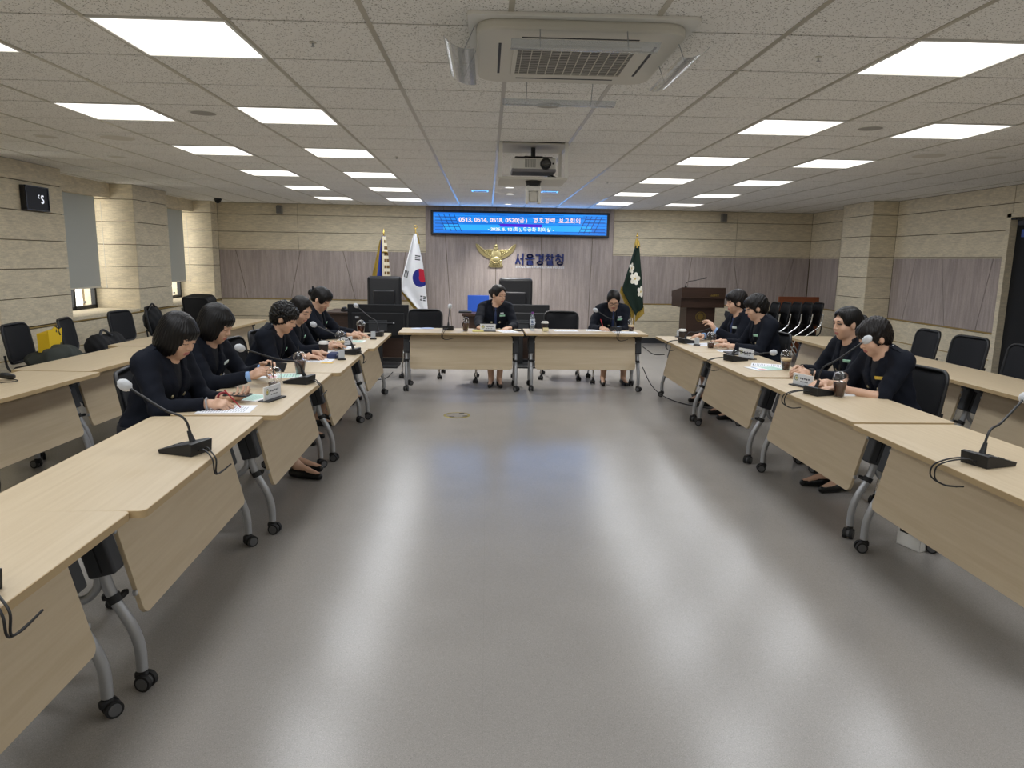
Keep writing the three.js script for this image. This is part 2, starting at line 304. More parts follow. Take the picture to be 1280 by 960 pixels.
// lamps
{
  const nth = ['first', 'second', 'third', 'fourth', 'fifth', 'sixth', 'seventh', 'eighth', 'ninth'], row = ['outer row, window side', 'inner row, window side', 'inner row, door side', 'outer row, door side'];
  const frame = merged([bx(.594, .02, .016, 0, .004, .289), bx(.594, .02, .016, 0, .004, -.289), bx(.016, .02, .562, .289, .004, 0), bx(.016, .02, .562, -.289, .004, 0), bx(.594, .006, .594, 0, .03, 0)]), face = merged(bx(.566, .008, .566, 0, .004, 0));
  lightZ.slice().reverse().forEach((z, i) => lightX.forEach((x, k) => { const t = thing('ceiling_light', nth[i] + ' square ceiling light panel from the sign wall, ' + row[k], 'light panel', [x, CEIL, z], 0, 'ceiling light panels in four rows'); shared('frame', frame, M.white, t); shared('diffuser', face, M.panelGlow, t); }));
}
// ---------------------------------------------------------------- folding tables
function ringBand(w, d, r, t, h) { return plate(roundRect(w, d, r, 8), h, 0, [roundRect(w - 2 * t, d - 2 * t, r - t, 8).reverse()]); }
function caster(x, z, parent, turn, r = .031, hub = M.wheelHub) {
  const body = mesh('caster', [rb(.03, .034, .05, .012, 0, .052, -.004), cyl(.011, .011, .03, 0, .075, 0, 10)], M.rubber, parent); body.position.set(x, 0, z); body.rotation.y = turn;
  const wheel = []; for (const s of [-1, 1]) wheel.push(new THREE.CylinderGeometry(r, r, .018, 20).rotateZ(Math.PI / 2).translate(s * .018, r, .012));
  mesh('wheel', wheel, M.rubber, body);
  mesh('wheel_hub', new THREE.CylinderGeometry(r * .72, r * .72, .0595, 18).rotateZ(Math.PI / 2).translate(0, r, .012), hub, body);
  return body;
}
function makeTable() {
  const t = thing('folding_table', 'x', 'table');
  mesh('tabletop', plate(roundRect(1.492, .592, .022, 8), .026, .001).rotateX(-Math.PI / 2).translate(0, .693, 0), M.maple, t);
  mesh('edge_band', ringBand(1.5, .6, .026, .004, .026).rotateX(-Math.PI / 2).translate(0, .693, 0), M.mapleEdge, t);
  const p = mesh('modesty_panel', plate(roundRect(1.24, .41, .035, 6), .014, .002).rotateX(-.233).translate(0, .468, .155), M.maple, t);
  mesh('panel_clip', [-1, 1].flatMap(s => [.6, .36].map(y => rb(.016, .02, .016, .004, s * .626, y, .162 + (.468 - y) * .237))), M.silver, p);
  mesh('cross_beam', [rod([-.66, .655, .06], [.66, .655, .06], .018), rod([-.66, .655, -.08], [.66, .655, -.08], .018)], M.black, t);
  mesh('wire_shelf', [bx(1.16, .008, .008, 0, .62, -.2), bx(1.16, .008, .008, 0, .62, -.08), ...[-.55, -.3, 0, .3, .55].map(x => bx(.006, .006, .13, x, .62, -.14)), ...[-.56, .56].map(x => bx(.008, .07, .008, x, .655, -.1))], M.black, t);
  for (const s of [-1, 1]) {
    const X = s * .665;
    const b = mesh('leg_bracket', [rb(.075, .24, .1, .012).rotateX(-.25).translate(X, .572, .085), rb(.07, .2, .08, .012).rotateX(.25).translate(X, .585, -.07), rb(.075, .06, .3, .012, X, .662, 0)], M.darkGrey, t);
    mesh('bracket_groove', [bx(.002, .2, .006).rotateX(-.25).translate(X + .0378, .57, .09), bx(.002, .2, .006).rotateX(-.25).translate(X - .0378, .57, .09)], M.blackMatte, b);
    mesh('leg', tube([[X, .5, .1], [X, .43, .108], [X, .36, .13], [X, .25, .185], [X, .17, .207], [X, .075, .21]], .0205, 28, 12), M.silver, t);
    mesh('leg', tube([[X, .5, -.06], [X, .43, -.068], [X, .36, -.09], [X, .25, -.15], [X, .17, -.18], [X, .075, -.185]], .0205, 28, 12), M.silver, t);
    mesh('leg_web', [tube([[X, .46, .085], [X, .4, .075], [X, .355, .03], [X, .355, -.01], [X, .4, -.045], [X, .46, -.055]], .016, 20, 10)], M.silver, t);
    mesh('leg_collar', [rod([X, .372, .125], [X, .345, .137], .026, .026, 14), rb(.05, .02, .02, .005, X - s * .03, .36, .15)], M.rubber, t);
    mesh('leg_collar', [rod([X, .372, -.085], [X, .345, -.097], .026, .026, 14)], M.rubber, t);
    caster(X, .21, t, s * .5 + .3); caster(X, -.185, t, s * .4 + 2.6);
  }
  return t;
}
const table0 = makeTable(); let tableUsed = false;
function placeTable(x, z, turn, label, group) {
  if (!tableUsed) { tableUsed = true; table0.position.set(x, 0, z); table0.rotation.y = turn; table0.userData.label = label; table0.userData.group = group; return table0; }
  return copyOf(table0, [x, 0, z], turn, label, group);
}
const LR = Math.PI / 2, LZ = [-1.625, -3.12, -4.645, -6.155, -7.66], LX = [-1.497, -1.492, -1.452, -1.424, -1.398];
const Llab = ['maple folding table beside the one with a lone microphone, window side', 'maple folding table carrying only a gooseneck microphone, window side', 'maple folding table with a name plate and two iced coffees', 'maple folding table with a blue pouch and a yellow sticky note', 'maple folding table with an orange folder, by the floor display'];
LZ.forEach((z, i) => placeTable(LX[i], z, LR + [.02, .034, .02, .02, .02][i], Llab[i], 'tables facing the aisle, window side'));
const RZ = [-1.55, -3.06, -4.6, -6.17, -7.68], RX = [2.32, 2.345, 2.365, 2.335, 2.325];
const Rlab = ['', 'maple folding table with a lone gooseneck microphone and a white bag under it', 'maple folding table in front of the person with a yellow badge', 'maple folding table with spread papers and an open dark folder', 'maple folding table near the lectern with a white-lidded coffee cup'];
RZ.forEach((z, i) => { if (i) placeTable(RX[i], z, -LR + .005, Rlab[i], 'tables facing the aisle, door side'); });
placeTable(-.302, -8.79, .015, 'maple folding table across the aisle end with a name plate and water bottle', 'tables across the aisle end');
placeTable(1.222, -8.86, .015, 'maple folding table across the aisle end in front of the person in glasses', 'tables across the aisle end');
const LBz = [-4.6, -6.12, -7.66, -9.3], LBx = [-3.19, -3.22, -3.3, -3.38];
LBz.forEach((z, i) => placeTable(LBx[i], z, LR - .045, ['maple folding table with black earphones on its top', 'maple folding table in front of the chair with the yellow bag', 'maple folding table in front of the empty chair under the window sill', 'maple folding table beside the nested black chairs by the windows'][i], 'second row of tables by the windows'));
const RBz = [-4.64, -6.13, -7.9];
RBz.forEach((z, i) => placeTable(3.955 + [0, .0, .02][i], z, -LR, ['maple folding table in the row by the doorway', 'maple folding table before the empty chairs by the plank wall', 'maple folding table beside the nested black chairs and plank column'][i], 'second row of tables by the doorway'));

// ---------------------------------------------------------------- meeting chairs
function curvedPad(w, h, t, bend, x = 0, y = 0, z = 0, n = 10, r = .06) {       // upright pad bent around y: centre back (-z), edges forward
  const g = plate(roundRect(w, h, r, 6), t, .008); const p = g.attributes.position;
  for (let i = 0; i < p.count; i++) { const u = p.getX(i) / (w / 2); p.setZ(i, p.getZ(i) + bend * u * u); }
  g.computeVertexNormals(); return g.translate(x, y, z);
}
function subdividePad(w, h, t, bend, r) {                       // grid version so that the bend is smooth
  const nx = 12, ny = 8, pos = [], idx = []; const e = r;
  for (const s of [1, -1]) for (let j = 0; j <= ny; j++) for (let i = 0; i <= nx; i++) {
    let u = i / nx * 2 - 1, v = j / ny * 2 - 1; let x = u * w / 2, y = v * h / 2;
    const cx = Math.max(0, Math.abs(x) - (w / 2 - e)), cy = Math.max(0, Math.abs(y) - (h / 2 - e));
    if (cx > 0 && cy > 0) { const l = Math.hypot(cx, cy), m = Math.max(cx, cy); const k = m / l; x = Math.sign(x) * (w / 2 - e + cx * k); y = Math.sign(y) * (h / 2 - e + cy * k); }
    const edge = Math.min(1, Math.min((1 - Math.abs(u)) * w / 2, (1 - Math.abs(v)) * h / 2) / (t * .5)); const th = t / 2 * Math.sqrt(Math.max(0, 1 - (1 - edge) * (1 - edge)));
    pos.push(x, y, s * th + bend * u * u);
  }
  const W = nx + 1, off = W * (ny + 1);
  for (let j = 0; j < ny; j++) for (let i = 0; i < nx; i++) { const a = j * W + i, b = a + 1, c = a + W, d = c + 1; idx.push(a, b, d, a, d, c, off + a, off + d, off + b, off + a, off + c, off + d); }
  const g = new THREE.BufferGeometry(); g.setAttribute('position', new THREE.Float32BufferAttribute(pos, 3)); g.setIndex(idx); g.computeVertexNormals(); return g;
}
function makeChair(up) {
  const t = thing('meeting_chair', 'x', 'chair');
  const seat = subdividePad(.47, .46, .075, .012, .07).rotateX(-Math.PI / 2);
  if (up) mesh('seat', seat.rotateX(-1.2).translate(0, .6, -.06), M.seatFabric, t); else mesh('seat', seat.translate(0, .445, .02), M.seatFabric, t);
  const tilt = -.16;
  const T = g => g.rotateX(tilt).translate(0, up ? .78 : .7, -.235);
  mesh('backrest', T(subdividePad(.46, .36, .03, .035, .07)), M.seatFabric, t);
  const fr = []; const pr = roundRect(.47, .37, .075, 6).map(([x, y]) => V(x, y, .035 * (x / .235) ** 2)); pr.push(pr[0].clone());
  fr.push(T(new THREE.TubeGeometry(new THREE.CatmullRomCurve3(pr), 60, .014, 6)));
  mesh('back_frame', fr, M.black, t);
  for (const s of [-1, 1]) {
    if (up) mesh('side_frame', tube([[s * .245, .8, -.235], [s * .25, .62, -.2], [s * .245, .52, -.1], [s * .235, .43, .02]], .0135, 20), M.chrome, t);
    mesh('back_support', tube([[s * .2, .42, -.14], [s * .205, .47, -.21], [s * .205, .6, -.235]], .011, 12), M.black, t);
    mesh('leg', tube([[s * .215, .425, -.12], [s * .225, .43, .1], [s * .232, .39, .16], [s * .245, .2, .215], [s * .25, .07, .245]], .0115, 22), M.chrome, t);
    mesh('leg', tube([[s * .215, .425, .1], [s * .222, .4, .0], [s * .23, .33, -.06], [s * .24, .2, -.15], [s * .25, .07, -.23]], .0115, 22), M.chrome, t);
  }
  mesh('crossbar', [rod([-.215, .42, .05], [.215, .42, .05], .011), rod([-.215, .42, -.1], [.215, .42, -.1], .011)], M.chrome, t);
  for (const s of [-1, 1]) { caster(s * .25, .245, t, s * .4, .026, M.rubber); caster(s * .25, -.23, t, 2.8 + s * .3, .026, M.rubber); }
  return t;
}
const chair0 = makeChair(false), chairUp = makeChair(true); let cu = false, cu2 = false;
function placeChair(x, z, turn, label, group) { if (!cu) { cu = true; chair0.position.set(x, 0, z); chair0.rotation.y = turn; tag(chair0, label, 'chair', group); return chair0; } return copyOf(chair0, [x, 0, z], turn, label, group); }
function placeNested(x, z, turn, label, group) { if (!cu2) { cu2 = true; chairUp.position.set(x, 0, z); chairUp.rotation.y = turn; tag(chairUp, label, 'chair', group); return chairUp; } return copyOf(chairUp, [x, 0, z], turn, label, group); }
const LWIN = 'empty chairs along the windows', RDOOR = 'empty chairs along the plank wall';
placeChair(-4.42, -7.2, LR + .1, 'black chair draped with a grey-green coat beside the yellow bag', LWIN);
placeChair(-4.32, -7.9, LR + .25, 'black chair behind the dark backpack, under the window sill', LWIN);
placeChair(-4.3, -8.95, LR - .1, 'empty black chair with mesh back under the window sill', LWIN);
placeChair(-4.3, -9.85, LR + .1, 'black chair with a dark bag hung on it by the windows', LWIN);
placeChair(4.72, -6.3, -LR, 'empty black chair closest to the dark doorway', RDOOR);
placeChair(4.72, -7.05, -LR + .12, 'empty black chair by the plank wall, second from the doorway', RDOOR);
placeChair(4.72, -7.8, -LR - .06, 'empty black chair by the plank wall, third from the doorway', RDOOR);
placeChair(-.86, -9.72, -.05, 'empty black chair behind the blue paper discs', 'empty chairs at the aisle end');
placeChair(1.02, -9.7, -.1, 'empty black chair behind the water bottle, between two seated people', 'empty chairs at the aisle end');
placeChair(-1.95, -2.84, LR, 'empty black chair before the table with a lone microphone, window side');
// nested chairs: right by the column, left by the windows
const NTH = ['first', 'second', 'third', 'fourth', 'fifth', 'sixth', 'seventh', 'eighth'];
for (let i = 0; i < 8; i++) placeNested(3.98 + i * .185, -11.62 - i * .012, -LR - .12, NTH[i] + ' black flip-seat chair from the lectern in the nested row by the column', 'nested chairs by the lectern');
for (let i = 0; i < 6; i++) placeNested(-4.42 + i * .035, -11.75 + i * .15, Math.PI - .35, NTH[i] + ' black flip-seat chair from the corner in the nested row by the windows', 'nested chairs by the windows');

// ---------------------------------------------------------------- leather chairs, desks, displays
function execChair(x, z, turn, label) {
  const t = thing('leather_chair', label, 'chair', [x, 0, z], turn);
  mesh('seat', rb(.54, .13, .52, .05, 0, .48, .02, 4), M.leather, t);
  const bk = mesh('backrest', [rb(.58, .76, .12, .06, 0, .93, -.29, 4).applyMatrix4(new THREE.Matrix4().makeRotationX(-.08)).translate(0, 0, .03)], M.leather, t);
  mesh('lumbar_cushion', rb(.36, .34, .05, .025, 0, .88, -.2, 3), M.leather, bk);
  for (const s of [-1, 1]) { mesh('armrest', [rb(.07, .045, .32, .02, s * .31, .7, 0, 3), rb(.04, .24, .06, .015, s * .31, .58, -.06)], M.black, t); }
  mesh('gas_column', cyl(.03, .03, .3, 0, .27, 0), M.chrome, t);
  for (let i = 0; i < 5; i++) { const a = i * 1.2566; mesh('base_arm', rod([0, .13, 0], [.3 * Math.sin(a), .085, .3 * Math.cos(a)], .028, .018), M.black, t); caster(.3 * Math.sin(a), .3 * Math.cos(a), t, a); }
}
execChair(-1.73, -12.05, .06, 'black leather chair behind the wide floor display');
execChair(.49, -12.05, -.03, 'black leather chair beside the blue upright folder');
function desk(x, z, w, label) {
  const t = thing('wooden_desk', label, 'desk', [x, 0, z]);
  mesh('desktop', rb(w, .04, .75, .008, 0, .745, 0), M.walnut, t);
  mesh('front_panel', bx(w - .1, .66, .025, 0, .395, .3), M.walnut, t);
  for (const s of [-1, 1]) mesh('side_panel', bx(.03, .725, .68, s * (w / 2 - .04), .3625, 0), M.walnut, t);
  mesh('plinth', bx(w - .1, .06, .02, 0, .03, .318), M.black, t);
}
desk(-1.66, -11.35, 1.62, 'dark walnut desk behind the wide floor display');
desk(.4, -11.35, 1.56, 'dark walnut desk holding the blue folder');
function floorDisplay(x, z, w, h, y, label) {
  const t = thing('display_stand', label, 'monitor', [x, 0, z]);
  mesh('housing', [rb(w, h, .035, .012, 0, y, -.02), rb(w * .86, h * .68, .035, .015, 0, y - h * .08, .012)], M.blackMatte, t);
  mesh('screen', bx(w - .03, h - .03, .002, 0, y, -.0385), M.leather, t);
  mesh('mount_rail', [rb(w * .52, .02, .02, .006, 0, y - .02, .038), rb(w * .3, .16, .015, .004, 0, y - .06, .034)], M.darkGrey, t);
  mesh('rail_knob', [sph(.012, w * .26, y - .02, .045, 8), sph(.01, -w * .26, y - .02, .045, 8)], M.silver, t);
  mesh('port_cover', rb(.05, .03, .006, .003, -w * .34, y + h * .12, .03), M.silver, t);
  mesh('column', rb(.12, y, .05, .015, 0, y / 2, .01), M.black, t);
  mesh('foot', rb(.62, .035, .42, .012, 0, .0175, .06), M.black, t);
}
floorDisplay(-1.6, -10.62, .9, .5, .66, 'wide black floor display seen from behind, by the orange folder');
floorDisplay(.5, -10.75, .9, .5, .68, 'black floor display seen from behind, behind the water bottle');
{
  const t = thing('document_folder', 'blue upright folder on the walnut desk', 'folder', [-.13, .765, -11.42]);
  mesh('cover', rb(.34, .26, .012, .004, 0, .13, 0), std({ color: '#2453b5', roughness: .5 }), t); mesh('cover', rb(.34, .26, .012, .004, 0, .125, -.05).rotateX(.16).translate(0, 0, -.01), std({ color: '#2453b5', roughness: .5 }), t);
  const b = tag(mesh('desk_tray', rb(.2, .03, .16, .01, -.33, .78, -11.15), M.black), 'small black tray on the desk beside the blue folder', 'tray');
  tag(mesh('desk_phone', [rb(.2, .04, .16, .012, -2.14, .785, -11.15), rb(.05, .03, .18, .012, -2.2, .815, -11.15)], M.black), 'black desk telephone on the walnut desk beside the floor display', 'phone');
}
// lectern
{
  const t = thing('lectern', 'dark walnut lectern with a gold crest and gold lettering', 'lectern', [3.66, 0, -12.3], .05);
  mesh('base', rb(.62, .1, .5, .01, 0, .05, 0), M.walnut, t);
  mesh('column', [bx(.5, .78, .36, 0, .47, 0), bx(.56, .03, .42, 0, .115, 0)], M.walnut, t);
  mesh('top_box', [plate([[-.26, .84], [.25, .84], [.25, 1.0], [.28, 1.0], [.28, 1.18], [-.25, 1.1], [-.29, 1.1], [-.29, 1.0], [-.26, 1.0]], .76).rotateY(-Math.PI / 2).translate(.38, 0, 0)], M.walnut, t);
  mesh('moulding', [bx(.78, .016, .03, 0, 1.005, .285)], M.walnut, t);
  // crest: ring of short rays round a disc
  const cr = [new THREE.TorusGeometry(.085, .006, 6, 32).translate(0, .68, .184), cyl(.05, .05, .006, 0, 0, 0, 24).rotateX(Math.PI / 2).translate(0, .68, .184)];
  for (let i = 0; i < 18; i++) { const a = i * Math.PI / 9; cr.push(bx(.008, .024, .006, 0, .068, 0).rotateZ(a).translate(0, .68, .184)); }
  mesh('crest', cr, std({ color: '#7a6534', roughness: .45, metalness: .6 }), t);
  { const lt = canvasTex(256, 64, (g, w, h) => { g.fillStyle = '#000'; g.fillRect(0, 0, w, h); g.fillStyle = '#fff'; g.font = 'bold 54px serif'; g.fillText('-ACPYT', 4, 52); }, false); mesh('gold_lettering', new THREE.PlaneGeometry(.2, .05).translate(.2, 1.05, .2955), std({ color: '#8f7a30', roughness: .4, alphaMap: lt, transparent: true }), t, true); }
  const m = thing('gooseneck_microphone', 'thin black gooseneck microphone standing on the lectern', 'microphone', [3.42, 1.165, -12.25]);
  mesh('neck', tube([[0, 0, 0], [0, .06, 0], [.03, .1, .01], [.16, .13, .02], [.3, .165, .03]], .006, 24, 6), M.black, m); mesh('capsule', rod([.29, .162, .03], [.345, .178, .033], .011), M.black, m); mesh('socket', cyl(.018, .02, .03, 0, .012, 0), M.black, m);
}
{ // framed wooden board leaning behind the nested chairs
  tag(mesh('wooden_board', rb(.72, 1.0, .04, .006, 5.5, .53, -12.45), M.teak), 'reddish brown wooden board standing behind the nested chairs by the column', 'board');
}
// ---------------------------------------------------------------- people: distance fields meshed by surface nets
const cap = (a, b, ra, rb, k = .03, op = 0) => ({ t: 0, a, b, ra, rb, k, op });
const ell = (c, r, rot, k = .03, op = 0) => ({ t: 1, c, r, m: rot || null, k, op });       // rot: THREE.Matrix3-like rows [ux,uy,uz] axes
const fnp = (lo, hi, f) => ({ t: 2, lo, hi, f });
const cutp = (o, n) => ({ t: 3, o, n });
function primDist(p, x, y, z) {
  if (p.t === 0) {
    const a = p.a, b = p.b, dx = b[0] - a[0], dy = b[1] - a[1], dz = b[2] - a[2], L = dx * dx + dy * dy + dz * dz + 1e-12;
    let h = ((x - a[0]) * dx + (y - a[1]) * dy + (z - a[2]) * dz) / L; h = h < 0 ? 0 : h > 1 ? 1 : h;
    const ex = x - a[0] - dx * h, ey = y - a[1] - dy * h, ez = z - a[2] - dz * h; return Math.sqrt(ex * ex + ey * ey + ez * ez) - (p.ra + (p.rb - p.ra) * h);
  }
  let qx = x - p.c[0], qy = y - p.c[1], qz = z - p.c[2];
  if (p.m) { const m = p.m; const a = m[0][0] * qx + m[0][1] * qy + m[0][2] * qz, b = m[1][0] * qx + m[1][1] * qy + m[1][2] * qz, c = m[2][0] * qx + m[2][1] * qy + m[2][2] * qz; qx = a; qy = b; qz = c; }
  const rx = p.r[0], ry = p.r[1], rz = p.r[2]; const k0 = Math.sqrt(qx * qx / (rx * rx) + qy * qy / (ry * ry) + qz * qz / (rz * rz)), k1 = Math.sqrt(qx * qx / (rx ** 4) + qy * qy / (ry ** 4) + qz * qz / (rz ** 4));
  return k1 < 1e-9 ? -Math.min(rx, ry, rz) : k0 * (k0 - 1) / k1;
}
function applyPrim(v, d, p) {
  if (p.op === 0) { const h = Math.max(p.k - Math.abs(v - d), 0) / p.k; return Math.min(v, d) - h * h * p.k / 4; }
  const e = -d, h = Math.max(p.k - Math.abs(v - e), 0) / p.k; return Math.max(v, e) + h * h * p.k / 4;
}
function evalSdf(prims, x, y, z) {
  let v = .3; for (const p of prims) { if (p.t === 2) v = p.f(x, y, z, v); else if (p.t === 3) v = Math.max(v, (x - p.o[0]) * p.n[0] + (y - p.o[1]) * p.n[1] + (z - p.o[2]) * p.n[2]); else v = applyPrim(v, primDist(p, x, y, z), p); } return v;
}
function sdfMesh(prims, h) {
  const lo = [9, 9, 9], hi = [-9, -9, -9], MG = .04;
  const box = p => { if (p.t === 0) { const r = Math.max(p.ra, p.rb); return [[0, 1, 2].map(i => Math.min(p.a[i], p.b[i]) - r), [0, 1, 2].map(i => Math.max(p.a[i], p.b[i]) + r)]; } if (p.t === 1) { const r = Math.max(...p.r); return [p.c.map(q => q - r), p.c.map(q => q + r)]; } return [p.lo, p.hi]; };
  for (const p of prims) if (p.t < 2 && p.op === 0) { const b = box(p); for (let i = 0; i < 3; i++) { lo[i] = Math.min(lo[i], b[0][i]); hi[i] = Math.max(hi[i], b[1][i]); } }
  for (let i = 0; i < 3; i++) { lo[i] -= 2.5 * h; hi[i] += 2.5 * h; }
  const n = [0, 1, 2].map(i => Math.ceil((hi[i] - lo[i]) / h) + 1), nx = n[0], ny = n[1], nz = n[2], F = new Float32Array(nx * ny * nz).fill(.3);
  for (const p of prims) {
    let i0 = [0, 0, 0], i1 = [nx - 1, ny - 1, nz - 1];
    if (p.t !== 3) { const b = box(p), mg = p.t === 2 ? 0 : MG + (p.k || 0); for (let i = 0; i < 3; i++) { i0[i] = Math.max(0, Math.floor((b[0][i] - mg - lo[i]) / h)); i1[i] = Math.min(n[i] - 1, Math.ceil((b[1][i] + mg - lo[i]) / h)); } }
    for (let k = i0[2]; k <= i1[2]; k++) for (let j = i0[1]; j <= i1[1]; j++) { let q = (k * ny + j) * nx + i0[0]; const y = lo[1] + j * h, z = lo[2] + k * h; for (let i = i0[0]; i <= i1[0]; i++, q++) {
      const x = lo[0] + i * h; if (p.t === 2) F[q] = p.f(x, y, z, F[q]); else if (p.t === 3) F[q] = Math.max(F[q], (x - p.o[0]) * p.n[0] + (y - p.o[1]) * p.n[1] + (z - p.o[2]) * p.n[2]); else F[q] = applyPrim(F[q], primDist(p, x, y, z), p);
    } }
  }
  const id = new Int32Array(nx * ny * nz).fill(-1), pos = [], idx = []; const sx = 1, sy = nx, sz = nx * ny;
  const E = [[0, 1], [2, 3], [4, 5], [6, 7], [0, 2], [1, 3], [4, 6], [5, 7], [0, 4], [1, 5], [2, 6], [3, 7]];
  for (let k = 0; k < nz - 1; k++) for (let j = 0; j < ny - 1; j++) for (let i = 0; i < nx - 1; i++) {
    const q = (k * ny + j) * nx + i; const c = [F[q], F[q + sx], F[q + sy], F[q + sx + sy], F[q + sz], F[q + sx + sz], F[q + sy + sz], F[q + sx + sy + sz]];
    let m = 0; for (let e = 0; e < 8; e++) if (c[e] < 0) m |= 1 << e; if (m === 0 || m === 255) continue;
    let X = 0, Y = 0, Z = 0, w = 0;
    for (const [a, b] of E) if ((c[a] < 0) !== (c[b] < 0)) { const t = c[a] / (c[a] - c[b]); X += (a & 1) + ((b & 1) - (a & 1)) * t; Y += ((a >> 1) & 1) + (((b >> 1) & 1) - ((a >> 1) & 1)) * t; Z += (a >> 2) + ((b >> 2) - (a >> 2)) * t; w++; }
    id[q] = pos.length / 3; pos.push(lo[0] + (i + X / w) * h, lo[1] + (j + Y / w) * h, lo[2] + (k + Z / w) * h);
  }
  const quad = (a, b, c, d, flip) => { if (a < 0 || b < 0 || c < 0 || d < 0) return; if (flip) idx.push(a, c, b, a, d, c); else idx.push(a, b, c, a, c, d); };
  for (let k = 1; k < nz - 1; k++) for (let j = 1; j < ny - 1; j++) for (let i = 1; i < nx - 1; i++) {
    const q = (k * ny + j) * nx + i, s = F[q] < 0;
    if (s !== F[q + sx] < 0) quad(id[q - sy - sz], id[q - sz], id[q], id[q - sy], !s);
    if (s !== F[q + sy] < 0) quad(id[q - sx - sz], id[q - sx], id[q], id[q - sz], !s);
    if (s !== F[q + sz] < 0) quad(id[q - sx - sy], id[q - sy], id[q], id[q - sx], !s);
  }
  const g = new THREE.BufferGeometry(); g.setAttribute('position', new THREE.Float32BufferAttribute(pos, 3)); g.setIndex(idx); g.computeVertexNormals(); return g;
}
function rawMesh(name, g, mat, parent) { const m = new THREE.Mesh(g, mat); m.name = name; m.castShadow = m.receiveShadow = true; parent.add(m); return m; }
function colour(g, fn) { const p = g.attributes.position, c = new Float32Array(p.count * 3); for (let i = 0; i < p.count; i++) { const q = fn(p.getX(i), p.getY(i), p.getZ(i)); c[3 * i] = q[0]; c[3 * i + 1] = q[1]; c[3 * i + 2] = q[2]; } g.setAttribute('color', new THREE.BufferAttribute(c, 3)); return g; }
function joinIndexed(list) {
  const pos = [], nor = [], col = [], idx = []; let o = 0;
  for (const g of list) { pos.push(...[]); const p = g.attributes.position, n = g.attributes.normal, c = g.attributes.color; for (let i = 0; i < p.count; i++) { pos.push(p.getX(i), p.getY(i), p.getZ(i)); nor.push(n.getX(i), n.getY(i), n.getZ(i)); col.push(c.getX(i), c.getY(i), c.getZ(i)); } const ix = g.index.array; for (let i = 0; i < ix.length; i++) idx.push(ix[i] + o); o += p.count; }
  const g = new THREE.BufferGeometry(); g.setAttribute('position', new THREE.Float32BufferAttribute(pos, 3)); g.setAttribute('normal', new THREE.Float32BufferAttribute(nor, 3)); g.setAttribute('color', new THREE.Float32BufferAttribute(col, 3)); g.setIndex(idx); return g;
}
const hairTex = dataTex(256, 256, (x, y, u, v) => { const k = 110 + 120 * (.6 * N1(u, v, 90, 4) + .4 * N2(u, v, 200, 6)); return [k, k, k]; }, false);
const PM = {
  skin: std({ vertexColors: true, roughness: .55 }),
  jacket: phy({ color: '#11151f', roughness: .85, specularIntensity: .4 }),
  jacketTrim: std({ color: '#0c0e15', roughness: .8 }),
  skirt: std({ color: '#14161d', roughness: .9 }),
  shirtDark: std({ color: '#12161f', roughness: .85 }),
  shirtBlue: std({ color: '#8fb2e2', roughness: .85 }),
  hair: phy({ color: '#0b0909', roughness: .42, specularIntensity: .55, bumpMap: hairTex, bumpScale: .0012 }),
  hairBrown: phy({ color: '#110c0a', roughness: .45, specularIntensity: .55, bumpMap: hairTex, bumpScale: .0012 }),
  shoe: std({ color: '#0e0e0f', roughness: .35 }),
  button: std({ color: '#d8cfae', roughness: .3, metalness: .8 }),
};
const add3 = (...l) => [0, 1, 2].map(i => l.reduce((s, v) => s + v[i], 0)), mul3 = (v, k) => [v[0] * k, v[1] * k, v[2] * k], sub3 = (a, b) => [a[0] - b[0], a[1] - b[1], a[2] - b[2]], len3 = v => Math.hypot(...v), unit = v => mul3(v, 1 / (len3(v) || 1)), cross3 = (a, b) => [a[1] * b[2] - a[2] * b[1], a[2] * b[0] - a[0] * b[2], a[0] * b[1] - a[1] * b[0]], dot3 = (a, b) => a[0] * b[0] + a[1] * b[1] + a[2] * b[2];
function ik(S, W, l1, l2, pole) {
  let d = sub3(W, S), D = Math.min(len3(d), (l1 + l2) * .995); d = unit(d); const a = (l1 * l1 - l2 * l2 + D * D) / (2 * D), h = Math.sqrt(Math.max(0, l1 * l1 - a * a)); let p = sub3(pole, mul3(d, dot3(pole, d))); p = unit(p);
  return add3(S, mul3(d, a), mul3(p, h));
}
